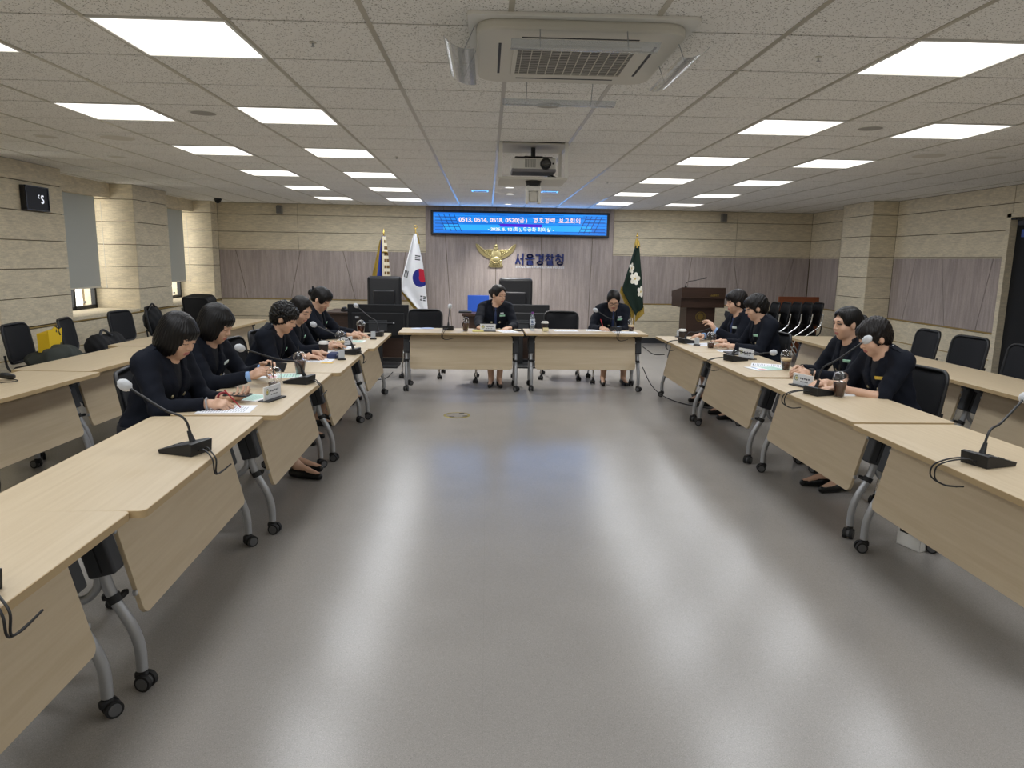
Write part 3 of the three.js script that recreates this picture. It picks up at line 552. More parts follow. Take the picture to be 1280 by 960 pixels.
function handPrims(W, d, n, side, pose) {
  d = unit(d); n = unit(sub3(n, mul3(d, dot3(n, d)))); const l = mul3(cross3(n, d), -side); const P = []; const at = (a, b, c) => add3(W, mul3(d, a), mul3(l, b), mul3(n, c));
  const kn = [[.083, .03], [.087, .01], [.082, -.01], [.073, -.027]], fl = [[.041, .025, .02], [.046, .029, .021], [.042, .027, .02], [.032, .02, .018]], rad = [.0088, .009, .0086, .0078];
  P.push(cap(at(-.03, 0, 0), at(.01, 0, 0), .022, .022, .02));
  for (let i = 0; i < 4; i++) P.push(cap(at(.005, .016 - .0105 * i, 0), at(kn[i][0], kn[i][1], 0), .0135, .0108, .012));
  P.push(ell(at(.045, 0, -.003), [.034, .034, .014], null, .014));
  const curl = pose.curl, spread = pose.spread || 0;
  for (let i = 0; i < 4; i++) {
    let p = at(kn[i][0], kn[i][1], 0), ang = 0; const s = spread * (1.5 - i);
    for (let j = 0; j < 3; j++) { ang += curl[i] * [1, 1.15, .75][j]; const dir = add3(mul3(d, Math.cos(ang)), mul3(n, -Math.sin(ang)), mul3(l, s)); const q = add3(p, mul3(unit(dir), fl[i][j])); P.push(cap(p, q, rad[i] * (1 - .08 * j), rad[i] * (.92 - .08 * j), j === 0 ? .006 : .003)); p = q; }
  }
  { let p = at(.02, .022, -.006); const t = pose.thumb || .3; const dirs = [[.62, .74, -.25], [.85, .5 - t, -.3], [.95, .25 - 1.4 * t, -.3 - .3 * t]], L = [.044, .033, .026], rr = [.013, .0105, .0098, .008]; for (let j = 0; j < 3; j++) { const v = unit(dirs[j]); const q = add3(p, mul3(d, v[0] * L[j]), mul3(l, v[1] * L[j]), mul3(n, v[2] * L[j])); P.push(cap(p, q, rr[j], rr[j + 1], j === 0 ? .012 : .004)); p = q; } }
  return P;
}
const POSE = { rest: { curl: [.2, .22, .25, .3], thumb: .2, spread: .03 }, fist: { curl: [.85, 1.05, 1.1, 1.1], thumb: .6 }, pen: { curl: [.6, .72, .9, .95], thumb: .55 }, hold: { curl: [.45, .5, .55, .6], thumb: .45 }, flat: { curl: [.06, .06, .08, .1], thumb: .1, spread: .05 }, clasp: { curl: [.5, .55, .55, .5], thumb: .35 } };
let skinTone = [.62, .385, .265];
function person(o) {
  const sc = o.scale || 1, L = o.lean || .25, roll = o.side || 0, fat = o.fat || 1;
  const t = thing('person', o.label, 'person', [o.x, 0, o.z], o.turn); t.scale.setScalar(sc);
  const hip = [0, .53, 0], S = unit([Math.sin(roll), Math.cos(L), Math.sin(L)]), U = unit(sub3([1, 0, 0], mul3(S, S[0]))), Wd = cross3(U, S);
  const T = (u, v, w) => add3(hip, mul3(U, u), mul3(S, v), mul3(Wd, w)); const rot = [U, S, Wd];
  const toT = (x, y, z) => { const q = [x - hip[0], y - hip[1], z - hip[2]]; return [dot3(q, U), dot3(q, S), dot3(q, Wd)]; };
  const tE = (u, v, w, r, k = .05) => ell(T(u, v, w), r, rot, k);
  // head frame
  const neckTop = T(0, .505, .012);
  const hm = new THREE.Matrix4().makeRotationFromEuler(new THREE.Euler(o.pitch || 0, o.yaw || 0, o.tilt || 0, 'YXZ')); const he = hm.elements;
  const ax = [[he[0], he[1], he[2]], [he[4], he[5], he[6]], [he[8], he[9], he[10]]];
  const HC = add3(neckTop, mul3(ax[1], .088), mul3(ax[2], .035)); const Hp = (x, y, z) => add3(HC, mul3(ax[0], x), mul3(ax[1], y), mul3(ax[2], z));
  const toH = (x, y, z) => { const q = [x - HC[0], y - HC[1], z - HC[2]]; return [dot3(q, ax[0]), dot3(q, ax[1]), dot3(q, ax[2])]; };
  const hE = (x, y, z, r, k = .02, op = 0) => ell(Hp(x, y, z), r, ax, k, op), hC = (a, b, ra, rb, k = .01, op = 0) => cap(Hp(...a), Hp(...b), ra, rb, k, op);
  // arms and legs
  const arms = [1, -1].map(s => {
    const sh = T(s * .168, .412, -.005), w0 = s > 0 ? o.wl : o.wr, w = [w0[0], w0[1] / sc, w0[2]]; const el = ik(sh, w, .275, .245, o.pole ? [s * o.pole[0], o.pole[1], o.pole[2]] : [s * .55, -.75, -.5]); return { s, sh, el, w };
  });
  const legs = [1, -1].map(s => { const f = s > 0 ? (o.fl || [.1, .36]) : (o.fr || [-.1, .36]); return { s, h: [s * .09, .5, .02], k: [(s * .1 + f[0]) / 2, .48, .42], a: [f[0], .085, f[1]], toe: [f[0] + s * .02, .03, f[1] + .17] }; });
  // skin: torso core and limbs, head with neck, two hands, all in one mesh
  const core = [tE(0, .1, 0, [.13, .14, .09]), tE(0, .3, 0, [.13, .15, .085])];
  for (const a of arms) { core.push(cap(a.sh, a.el, .042, .036, .03), cap(a.el, a.w, .037, .025, .02)); }
  for (const q of legs) core.push(cap(q.h, q.k, .075, .056, .03), cap(q.k, add3(mul3(q.k, .6), mul3(q.a, .4)), .05, .05, .03), cap(add3(mul3(q.k, .65), mul3(q.a, .35)), q.a, .05, .034, .02), cap(q.a, q.toe, .03, .022, .02));
  const base = () => skinTone;
  const G = [colour(sdfMesh(core, .014), base)];
  const headP = [hE(0, .028, -.015, [.073, .088, .091]), hE(0, -.03, .024, [.06, .084, .06], .03), hE(0, -.076, .03, [.043, .034, .044], .03), hC([0, -.1, .054], [0, -.1, .054], .016, .016, .02),
    hC([.036, -.036, .052], [.036, -.036, .052], .025, .025, .025), hC([-.036, -.036, .052], [-.036, -.036, .052], .025, .025, .025), hC([-.034, .022, .072], [.034, .022, .072], .014, .014, .02),
    hC([.03, .003, .097], [.03, .003, .097], .015, .015, .012, 1), hC([-.03, .003, .097], [-.03, .003, .097], .015, .015, .012, 1),
    hC([0, .008, .081], [0, -.03, .0985], .0075, .0105, .01), hC([.0095, -.034, .088], [-.0095, -.034, .088], .0075, .0075, .006),
    hE(.03, .0, .0755, [.0155, .0095, .0105], .004), hE(-.03, .0, .0755, [.0155, .0095, .0105], .004),
    hC([-.017, -.0625, .0815], [.017, -.0625, .0815], .0055, .0055, .005), hC([-.014, -.072, .0805], [.014, -.072, .0805], .0068, .0068, .005),
    hE(.074, -.012, -.004, [.009, .031, .018], .008), hE(-.074, -.012, -.004, [.009, .031, .018], .008),
    cap(T(0, .40, -.01), Hp(0, -.045, -.025), .058, .049, .03), cap(T(0, .44, .03), T(0, .36, .05), .05, .05, .04)];
  const eyeY = o.open ? .004 : -.005;
  G.push(colour(sdfMesh(headP, .0038), (x, y, z) => {
    const [a, b, c] = toH(x, y, z), u = Math.abs(a); let q = skinTone;
    if (c > .06) {
      if (b > -.077 && b < -.0585 && u < .024 - Math.abs(b + .067) * .7) q = [.42, .14, .12];
      if (u > .012 && u < .047 && Math.abs(b - (.0245 - .12 * Math.abs(u - .032))) < .0042) q = [.06, .04, .035];
      if (u > .014 && u < .046 && Math.abs(b - eyeY) < (o.open ? .005 : .003)) q = [.03, .022, .02];
    } return q;
  }));
  for (const a of arms) {
    const hd = a.s > 0 ? o.hl : o.hr; const d = hd.d || sub3(a.w, a.el), n = hd.n || [0, 1, 0];
    G.push(colour(sdfMesh(handPrims(a.w, d, n, a.s, POSE[hd.p]), .0034), base));
  }
  const body = rawMesh('body', joinIndexed(G), PM.skin, t);
  // jacket
  const e = .012; const bust = .055 * (o.bust || 1);
  const jk = [tE(0, .03, 0, [.175 * fat, .12, .135 * fat]), tE(0, .17, 0, [.152 * fat, .15, .118 * fat]), tE(0, .31, .002, [.168, .15, .117 * (1 + (fat - 1) * .5)]), tE(.075, .285, .07, [bust, bust, bust * .85], .06), tE(-.075, .285, .07, [bust, bust, bust * .85], .06),
    cap(T(-.125, .418, -.008), T(.125, .418, -.008), .067, .067, .05), cap(T(-.1, .435, -.015), T(-.035, .475, -.018), .052, .045, .04), cap(T(.1, .435, -.015), T(.035, .475, -.018), .052, .045, .04)];
  const bare = o.sleeves || 0;
  const cuffs = [];
  for (const a of arms) {
    const f = unit(sub3(a.w, a.el)), end = sub3(a.w, mul3(f, .018 + bare)); const fr = Math.max(.05, 1 - bare / .245);
    jk.push(cap(a.sh, a.el, .064, .052, .045)); jk.push(cap(a.el, add3(end, mul3(f, .03)), .052, .037 + .016 * (1 - fr), .025));
    jk.push(fnp(sub3(end, [.07, .07, .07]).map((v, i) => v), add3(end, [.07, .07, .07]), (x, y, z, v) => { const q = [x - end[0], y - end[1], z - end[2]]; const dd = dot3(q, f); const r = Math.sqrt(Math.max(0, dot3(q, q) - dd * dd)); return dd > -.06 && r < .075 ? Math.max(v, dd) : v; }));
    cuffs.push({ end, f, s: a.s });
  }
  // neck opening, V front with lapels
  jk.push(cap(T(0, .46, .03), T(0, .56, .05), .06, .075, .012, 1));
  const lo = T(0, .3, 0).map(v => v - .28), hi = T(0, .3, 0).map(v => v + .28);
  const Vw = v => v < .2 ? 0 : .006 + (v - .2) * .15;
  jk.push(fnp(lo, hi, (x, y, z, d) => {
    const [u, v, w] = toT(x, y, z); if (w < .02 || v < -.05 || v > .5) return d; const au = Math.abs(u), a = Vw(v);
    if (v > .2 && au < a) return d + .014; if (v > .2 && v < .45 && au < a + .012 + .045 * Math.sin(Math.min(1, (v - .2) / .2) * 1.57)) return d - .008; if (v <= .2 && u > -.006 && u < .004) return d + .004; return d;
  }));
  jk.push(fnp(lo.map(v => v - .2), hi.map(v => v + .2), (x, y, z, d) => Math.abs(d) < .03 ? d + .0035 * Math.sin(x * 31 + y * 47 + 1.3 * Math.sin(z * 40)) * Math.sin(z * 37 - y * 23 + Math.sin(x * 29)) : d));
  // collar
  { const c = []; for (let i = 0; i <= 8; i++) { const a = -2.2 + 4.4 * i / 8; c.push(T(.064 * Math.sin(a), .468 - .035 * Math.abs(a) / 2.2 + .012, -.012 - .058 * Math.cos(a))); } for (let i = 0; i < 8; i++) jk.push(cap(c[i], c[i + 1], .0155, .0155, .012)); }
  const jg = sdfMesh(jk, o.near ? .0085 : .011);
  const jacket = rawMesh('jacket', jg, PM.jacket, t);
  const front = (u, v, fromBack) => { let w = .26; for (let i = 0; i < 60; i++) { const d = evalSdf(jk, ...T(u, v, w)); if (d < .001) break; w -= Math.max(.002, d * .8); } return w; };
  const orient = (m, u, v, w) => { const mm = new THREE.Matrix4().makeBasis(V(...U), V(...S), V(...Wd)); m.applyMatrix4(mm); const p = T(u, v, w); return m.translate(...p); };
  for (const [u, v] of [[.05, .25], [-.05, .25], [.05, .16], [-.05, .16], [.05, .07], [-.05, .07]]) mesh('button', orient(new THREE.SphereGeometry(.0125, 10, 6).scale(1, 1, .5), u, v, front(u, v) + .002), PM.button, jacket);
  if (o.badge) { const w = front(.085, .335); mesh('name_badge', orient(rb(.07, .022, .006, .003).rotateY(.25), .085, .335, w + .01), o.badge, jacket); if (o.ribbon) mesh('service_ribbon', orient(rb(.045, .014, .005, .002).rotateY(.25), .08, .365, front(.08, .365) + .008), std({ color: '#cfd3da', roughness: .5 }), jacket); }
  for (const s of [1, -1]) { const a = T(s * .155, .487, -.008), b = T(s * .075, .507, -.012); const ep = mesh('epaulette', (() => { const d = unit(sub3(b, a)); let up = unit(cross3(Wd, d)); if (up[1] < 0) up = mul3(up, -1); const zz = cross3(d, up); const g = rb(len3(sub3(b, a)) + .02, .007, .036, .003); const mm = new THREE.Matrix4().makeBasis(V(...d), V(...up), V(...zz)); g.applyMatrix4(mm); const c = mul3(add3(a, b), .5); return g.translate(...c); })(), PM.jacket, jacket); mesh('stud', sph(.006, ...add3(b, mul3(S, .008)), 8), M.silver, ep); }
  // shirt in the V
  const sh = [tE(0, .31, .0, [.09, .16, .118], .03), tE(.05, .285, .062, [bust * .9, bust * .9, bust * .8], .05), tE(-.05, .285, .062, [bust * .9, bust * .9, bust * .8], .05), cap(T(0, .43, .01), T(0, .475, .012), .066, .06, .03),
    fnp(lo, hi, (x, y, z, d) => { const [u, v, w] = toT(x, y, z); let q = Math.max(d, .19 - v, v - .485, Math.abs(u) - Vw(v) - .03); if (w < -.02) q = Math.max(q, -.02 - w); return q; }), cap(T(0, .47, .05), T(0, .56, .08), .03, .07, .01, 1), hE(0, 0, 0, [.01, .01, .01], .01, 1)];
  if (o.tie) { const at = v => T(0, v, Math.max(front(0, v), .07) + .014); mesh('necktie', [rod(at(.43), at(.4), .011, .013, 6), rod(at(.405), at(.33), .01, .017, 6), rod(at(.335), at(.22), .016, .02, 6)], std({ color: '#26355c', roughness: .7 }), t); }
  rawMesh('shirt', sdfMesh(sh, .01), o.shirt || PM.shirtDark, t);
  if (o.cuff) for (const c of cuffs) if (o.cuff === 2 || c.s === o.cuff) { const a = add3(c.end, mul3(c.f, -.02)), b = add3(c.end, mul3(c.f, .022)); mesh('shirt_cuff', rod(a, b, .0345, .033, 20), PM.shirtBlue, t); }
  if (o.watch) { const c = cuffs[o.watch > 0 ? 0 : 1], a = add3(c.end, mul3(c.f, .012)), b = add3(c.end, mul3(c.f, .034)); const w = mesh('wrist_watch', rod(a, b, .031, .03, 20), M.black, t); mesh('watch_face', cyl(.02, .02, .012).translate(...add3(add3(c.end, mul3(c.f, .023)), [0, .03, 0])), M.leather, w); }
  if (o.bracelet) { const c = cuffs[1], p = add3(c.end, mul3(c.f, .014)); const g = new THREE.TorusGeometry(.031, .0055, 8, 24); g.applyQuaternion(new THREE.Quaternion().setFromUnitVectors(V(0, 0, 1), V(...c.f))); mesh('bracelet', g.translate(...p), M.silver, t); const c2 = cuffs[0], p2 = add3(c2.end, mul3(c2.f, .014)); const g2 = new THREE.TorusGeometry(.031, .006, 8, 24); g2.applyQuaternion(new THREE.Quaternion().setFromUnitVectors(V(0, 0, 1), V(...c2.f))); mesh('bracelet', g2.translate(...p2), std({ color: '#8c2430', roughness: .5 }), t); }
  // skirt and shoes
  const sk = [tE(0, .0, .0, [.18 * fat, .1, .14 * fat])]; for (const q of legs) sk.push(cap(q.h, q.k, .09 * fat, .07, .06)); sk.push(cap([0, .49, .1], [0, .47, .4], .075, .06, .06));
  rawMesh('skirt', sdfMesh(sk, .014), PM.skirt, t);
  for (const q of legs) { const d = unit(sub3(q.toe, [q.a[0], .03, q.a[2]])); const h = [q.a[0] - d[0] * .035, .035, q.a[2] - d[2] * .035]; rawMesh('shoe', sdfMesh([cap(h, [q.a[0] + d[0] * .05, .04, q.a[2] + d[2] * .05], .034, .036, .02), cap([q.a[0] + d[0] * .05, .034, q.a[2] + d[2] * .05], [q.toe[0], .026, q.toe[2]], .036, .025, .02), cap(add3(q.a, mul3(d, .05)).map((v, i) => i === 1 ? .085 : v), q.a.map((v, i) => i === 1 ? .1 : v), .03, .034, .012, 1), cutp([0, .003, 0], [0, -1, 0])], .009), PM.shoe, t); }
  // hair
  const hs = []; const F = (z, r, k = .02) => hE(0, z[0], z[1], r, k, 1); const st = o.hair;
  if (st === 'bob' || st === 'bob2') {
    hs.push(hE(0, .03, -.02, [.09, .102, .108]), hE(0, -.045, -.02, [.108, .115, .104], .03));
    hs.push(fnp(HC.map(v => v - .26), HC.map(v => v + .26), (x, y, z, d) => { const [a, b, c] = toH(x, y, z); return Math.max(d, -.112 + .05 * Math.max(0, c) - b); }));
    hs.push(hE(0, -.075, .075, [.054, .098, .07], .015, 1), hE(0, -.11, .03, [.06, .05, .07], .02, 1));
    hs.push(hE(0, .052, .052, [.062, .04, .045], .02)); if (st === 'bob') hs.push(hE(0, .0, .098, [.05, .021, .03], .006, 1));
  } else if (st === 'short' || st === 'curly') {
    const k = st === 'curly' ? 1.05 : 1; hs.push(hE(0, .035, -.02, [.089 * k, .1 * k, .106 * k]), hE(0, -.02, -.055, [.076, .075, .065], .03), hE(.0, .055, .05, [.07, .045, .05], .03), hE(.066, -.0, .01, [.022, .05, .03], .02), hE(-.066, -.0, .01, [.022, .05, .03], .02));
    hs.push(hE(0, -.055, .085, [.06, .075, .07], .012, 1)); for (const s of [1, -1]) hs.push(hE(s * .085, -.022, .002, [.03, .028, .022], .01, 1));
    if (st === 'curly') hs.push(fnp(HC.map(v => v - .2), HC.map(v => v + .2), (x, y, z, d) => Math.abs(d) < .04 ? d + .0045 * Math.sin(x * 95 + 2 * Math.sin(y * 70)) * Math.sin(y * 110 + 2 * Math.sin(z * 60)) + .0025 * Math.sin(x * 190 + z * 230 + 2 * Math.sin(y * 120)) : d));
    else hs.push(fnp(HC.map(v => v - .2), HC.map(v => v + .2), (x, y, z, d) => Math.abs(d) < .04 ? d + .0025 * Math.sin(x * 210 + y * 60) * Math.sin(z * 200 + y * 90) : d));
  } else {   // pulled back
    hs.push(hE(0, .03, -.02, [.079, .094, .098]), hE(0, -.02, -.055, [.07, .06, .055], .03)); hs.push(hE(0, .07, .02, [.066, .04, .06], .03), hE(.063, .025, .022, [.019, .045, .035], .02), hE(-.063, .025, .022, [.019, .045, .035], .02)); hs.push(hE(0, -.018, .09, [.052, .094, .06], .012, 1)); for (const s of [1, -1]) hs.push(hE(s * .085, -.032, .006, [.024, .03, .03], .01, 1));
    hs.push(hE(0, -.1, .0, [.12, .05, .12], .02, 1));
    if (st === 'bunbangs') hs.push(hE(0, .05, .055, [.064, .046, .044], .02), hE(.06, .015, .04, [.02, .05, .03], .02), hE(-.06, .015, .04, [.02, .05, .03], .02), hE(0, -.02, .098, [.056, .042, .032], .008, 1));
    if (st !== 'tied') hs.push(hE(0, .005, -.128, [.045, .042, .036], .012)); else hs.push(hE(0, -.04, -.12, [.03, .07, .03], .02));
  }
  hs.push(fnp(HC.map(v => v - .28), HC.map(v => v + .28), (x, y, z, d) => { if (Math.abs(d) > .03) return d; const [a, b, c] = toH(x, y, z); return d + .0016 * Math.sin(Math.atan2(a, c + .02) * 38 + b * 30 + 1.5 * Math.sin(b * 50)); }));
  const hg = sdfMesh(hs, .0045); { const p = hg.attributes.position, uv = new Float32Array(p.count * 2); for (let i = 0; i < p.count; i++) { const [a, b, c] = toH(p.getX(i), p.getY(i), p.getZ(i)); uv[2 * i] = Math.atan2(a, c + .02) * .8; uv[2 * i + 1] = b * 4; } hg.setAttribute('uv', new THREE.BufferAttribute(uv, 2)); }
  const hair = rawMesh('hair', hg, o.brown ? PM.hairBrown : PM.hair, t);
  if (st === 'bunbangs') mesh('hair_bow', [rb(.05, .03, .012, .006).translate(...Hp(.02, .045, -.125)), rb(.03, .05, .012, .006).translate(...Hp(-.01, .05, -.13))], PM.jacketTrim, hair);
  if (o.glasses) { const gl = []; for (const s of [1, -1]) { const g = new THREE.TorusGeometry(.02, .0022, 6, 22).scale(1.1, .85, 1); g.applyMatrix4(new THREE.Matrix4().makeBasis(V(...ax[0]), V(...ax[1]), V(...ax[2]))); gl.push(g.translate(...Hp(s * .03, -.002, .098))); gl.push(rod(Hp(s * .052, 0, .096), Hp(s * .077, .0, .0), .0018)); } gl.push(rod(Hp(.008, .003, .1), Hp(-.008, .003, .1), .002)); mesh('glasses', gl, M.black, t); }
  return { t, HC, T };
}
const greenBadge = std({ color: '#a9d8bd', roughness: .5 }), yellowBadge = std({ color: '#d8b32a', roughness: .4 }), whiteBadge = std({ color: '#dfe9e4', roughness: .5 });
const PEOPLE = [
  { x: -2.03, z: -4.27, turn: LR - .2, lean: .3, yaw: -.12, pitch: .5, ct: .38, cz: -.2, hair: 'bob', fat: 1.05, bust: 1.15, near: 1, wl: [.09, .742, .42], wr: [-.14, .757, .47], hl: { p: 'hold', n: [-.35, -.9, 0], d: [-.05, .05, 1] }, hr: { p: 'pen', d: [.35, -.05, 1], n: [-.35, .9, 0] }, bracelet: 1, fl: [.1, .2], fr: [-.1, .18], scale: 1.05, label: 'person in a navy uniform jacket writing beside the standing name plate', ch: 'the writing person by the name plate' },
  { x: -2.07, z: -4.98, turn: LR - .22, lean: .3, yaw: .06, pitch: .42, hair: 'bob2', fat: 1.12, bust: 1.15, near: 1, wl: [.14, .81, .46], wr: [-.08, .79, .49], hl: { p: 'hold', n: [.6, .5, -.2], d: [-.25, .5, 1] }, hr: { p: 'hold', n: [-.6, .5, -.2], d: [.4, .45, 1] }, cuff: 2, badge: whiteBadge, fl: [.36, .56], fr: [.22, .64], scale: 1.05, label: 'person with light blue shirt cuffs holding up a phone in both hands', ch: 'the person holding up a phone' },
  { x: -1.99, z: -6.12, turn: LR - .08, lean: .42, yaw: -.02, pitch: .38, hair: 'curly', near: 1, wl: [.18, .76, .48], wr: [-.04, .76, .44], hl: { p: 'rest', d: [.1, -.05, 1] }, hr: { p: 'rest', d: [.4, -.05, 1] }, badge: greenBadge, scale: 1.02, label: 'person leaning low over papers behind the blue pouch', ch: 'the person leaning low over papers' },
  { x: -1.99, z: -6.85, turn: LR - .12, lean: .33, yaw: -.3, pitch: .48, hair: 'tied', brown: 1, wl: [.1, .76, .46], wr: [-.1, .76, .5], hl: { p: 'rest' }, hr: { p: 'rest' }, badge: greenBadge, scale: 1.03, label: 'person with bowed head reading, between two others at the white-lidded cup', ch: 'the person reading with bowed head' },
  { x: -1.98, z: -7.9, turn: LR - .15, lean: .2, yaw: -.15, pitch: .48, hair: 'bunbangs', wl: [.1, .76, .5], wr: [-.12, .765, .5], hl: { p: 'rest', d: [-.2, -.05, 1] }, hr: { p: 'hold', d: [.3, 0, 1] }, badge: greenBadge, scale: 1.05, label: 'person sitting upright over an orange folder beside the floor display', ch: 'the person over the orange folder' },
  { x: .12, z: -9.45, turn: 0, lean: .12, yaw: .75, pitch: .18, hair: 'bun', brown: 1, wl: [.17, .74, .44], wr: [-.2, .745, .5], hl: { p: 'rest', d: [-.6, -.05, .8] }, hr: { p: 'hold', d: [.5, 0, .9] }, badge: greenBadge, ribbon: 1, tie: 1, scale: 1.03, fl: [.05, .45], fr: [-.05, .45], label: 'person with head turned aside, seated behind the name plate and water bottle', ch: 'the person with head turned aside' },
  { x: 1.66, z: -9.5, turn: 0, lean: .26, yaw: -.12, pitch: .58, hair: 'bun', brown: 1, wl: [.02, .74, .44], wr: [-.18, .745, .44], hl: { p: 'rest', d: [-.5, -.05, .9], n: [0, 1, 0] }, hr: { p: 'pen', d: [.3, -.05, 1], n: [-.3, .9, 0] }, badge: greenBadge, ribbon: 1, tie: 1, glasses: 1, cuff: 1, scale: 1.03, fl: [.14, .3], fr: [-.12, .3], label: 'person in round glasses writing with a red pen, green flag behind', ch: 'the person in glasses' },
  { x: 2.93, z: -7.95, turn: -LR + .12, lean: .14, yaw: -.12, pitch: .12, hair: 'short', brown: 1, open: 1, wl: [.12, .86, .4], wr: [-.14, .77, .42], hl: { p: 'hold', d: [-.15, .75, .5], n: [.6, 0, -.8] }, hr: { p: 'rest' }, cuff: 2, badge: whiteBadge, tie: 1, scale: 1.05, label: 'person raising one hand with a blue shirt cuff, before the lectern', ch: 'the person raising one hand' },
  { x: 2.95, z: -7.25, turn: -LR + .05, lean: .22, yaw: -.18, pitch: .28, hair: 'short', open: 1, wl: [.08, .76, .42], wr: [-.2, .775, .4], hl: { p: 'rest' }, hr: { p: 'flat', d: [.4, .1, 1] }, badge: greenBadge, scale: 1.05, label: 'person with a round green badge sitting behind the open dark folder', cf: .13, ch: 'the person behind the open dark folder' },
  { x: 2.95, z: -5.45, turn: -LR + .2, lean: .2, yaw: -.1, pitch: .12, hair: 'bun', open: 1, wl: [.03, .765, .44], wr: [-.17, .77, .4], hl: { p: 'clasp', d: [-.25, .02, 1], n: [.7, .7, 0] }, hr: { p: 'clasp', d: [.3, .05, 1], n: [-.7, .7, 0] }, badge: greenBadge, watch: 1, near: 1, fl: [.1, .22], fr: [-.1, .2], scale: 1.04, label: 'person with clasped hands and a black wrist watch', ch: 'the person with clasped hands' },
  { x: 2.9, z: -4.83, turn: -LR + .15, lean: .3, yaw: -.08, pitch: .42, hair: 'short', brown: 1, near: 1, wl: [.06, .762, .48], wr: [-.16, .765, .46], hl: { p: 'rest', d: [-.35, -.05, 1] }, hr: { p: 'rest', d: [.3, -.05, 1] }, sleeves: .2, badge: yellowBadge, fat: 1.08, scale: 1.03, fl: [-.02, .34], fr: [-.14, .38], label: 'person with rolled-up sleeves and a yellow badge', ch: 'the person with the yellow badge' },
];
for (const p of PEOPLE) { p.ref = person(p); placeChair(p.x + Math.sin(p.turn) * (p.cf || .05), p.z + Math.cos(p.turn) * (p.cf || .05) + (p.cz || 0), p.turn + (p.ct || 0), 'black meeting chair under ' + p.ch, 'occupied chairs'); }
// ---------------------------------------------------------------- ceiling equipment
{
  const t = thing('air_conditioner', 'white ceiling cassette air conditioner with a grille and clear deflectors', 'air conditioner', [.388, CEIL, -3.55]);
  const greySlat = std({ color: '#a8a6a0', roughness: .6 });
  mesh('panel', plate(roundRect(.95, .95, .02, 4), .01, .003).rotateX(Math.PI / 2).translate(0, -.003, 0), M.white, t);
  mesh('body', plate(roundRect(.86, .86, .09, 8), .02, .012).rotateX(Math.PI / 2).translate(0, -.026, 0), M.offwhite, t);
  mesh('intake', bx(.52, .012, .44, 0, -.06, 0), M.blackMatte, t);
  for (let i = 0; i < 17; i++) mesh('grille_slat', bx(.52, .006, .012, 0, -.065, -.208 + i * .026), greySlat, t);
  for (let i = 0; i < 12; i++) mesh('grille_bar', bx(.0035, .008, .44, -.24 + i * .0436, -.068, 0), M.offwhite, t);
  mesh('grille_frame', [bx(.56, .014, .02, 0, -.063, .23), bx(.56, .014, .02, 0, -.063, -.23), bx(.02, .014, .46, .27, -.063, 0), bx(.02, .014, .46, -.27, -.063, 0)], M.offwhite, t);
  for (const [w, d, x, z] of [[.5, .012, 0, .34], [.5, .012, 0, -.34], [.012, .5, .34, 0], [.012, .5, -.34, 0]]) mesh('air_slot', bx(w, .004, d, x, -.058, z), M.darkGrey, t);
  const arc = (len) => { const n = 10, p = []; for (let i = 0; i <= n; i++) { const a = -.9 + 1.8 * i / n; p.push([.085 * Math.sin(a), -.05 * Math.cos(a)]); } for (let i = n; i >= 0; i--) { const a = -.9 + 1.8 * i / n; p.push([.0825 * Math.sin(a), -.0475 * Math.cos(a)]); } return plate(p, len).translate(0, 0, -len / 2); };
  const film = phy({ color: '#e9ecee', transmission: .86, thickness: 0, roughness: .12, ior: 1.5, metalness: .0 });
  for (const [x, z, r, l] of [[-.5, .16, 0, .6], [.46, .12, 0, .6], [.0, -.6, Math.PI / 2, .62], [0, .47, Math.PI / 2, .6]]) {
    const d = mesh('wind_deflector', arc(l).rotateZ(x < -.1 ? -.35 : x > .1 ? .35 : 0).rotateY(r).translate(x, -.09, z), film, t);
    for (const a of [-.18, .18]) mesh('deflector_arm', r ? rod([a, -.02, z * .9], [a, -.13, z], .0022) : rod([x * .9, -.02, z + a], [x, -.13, z + a], .0022), M.silver, d);
  }
}
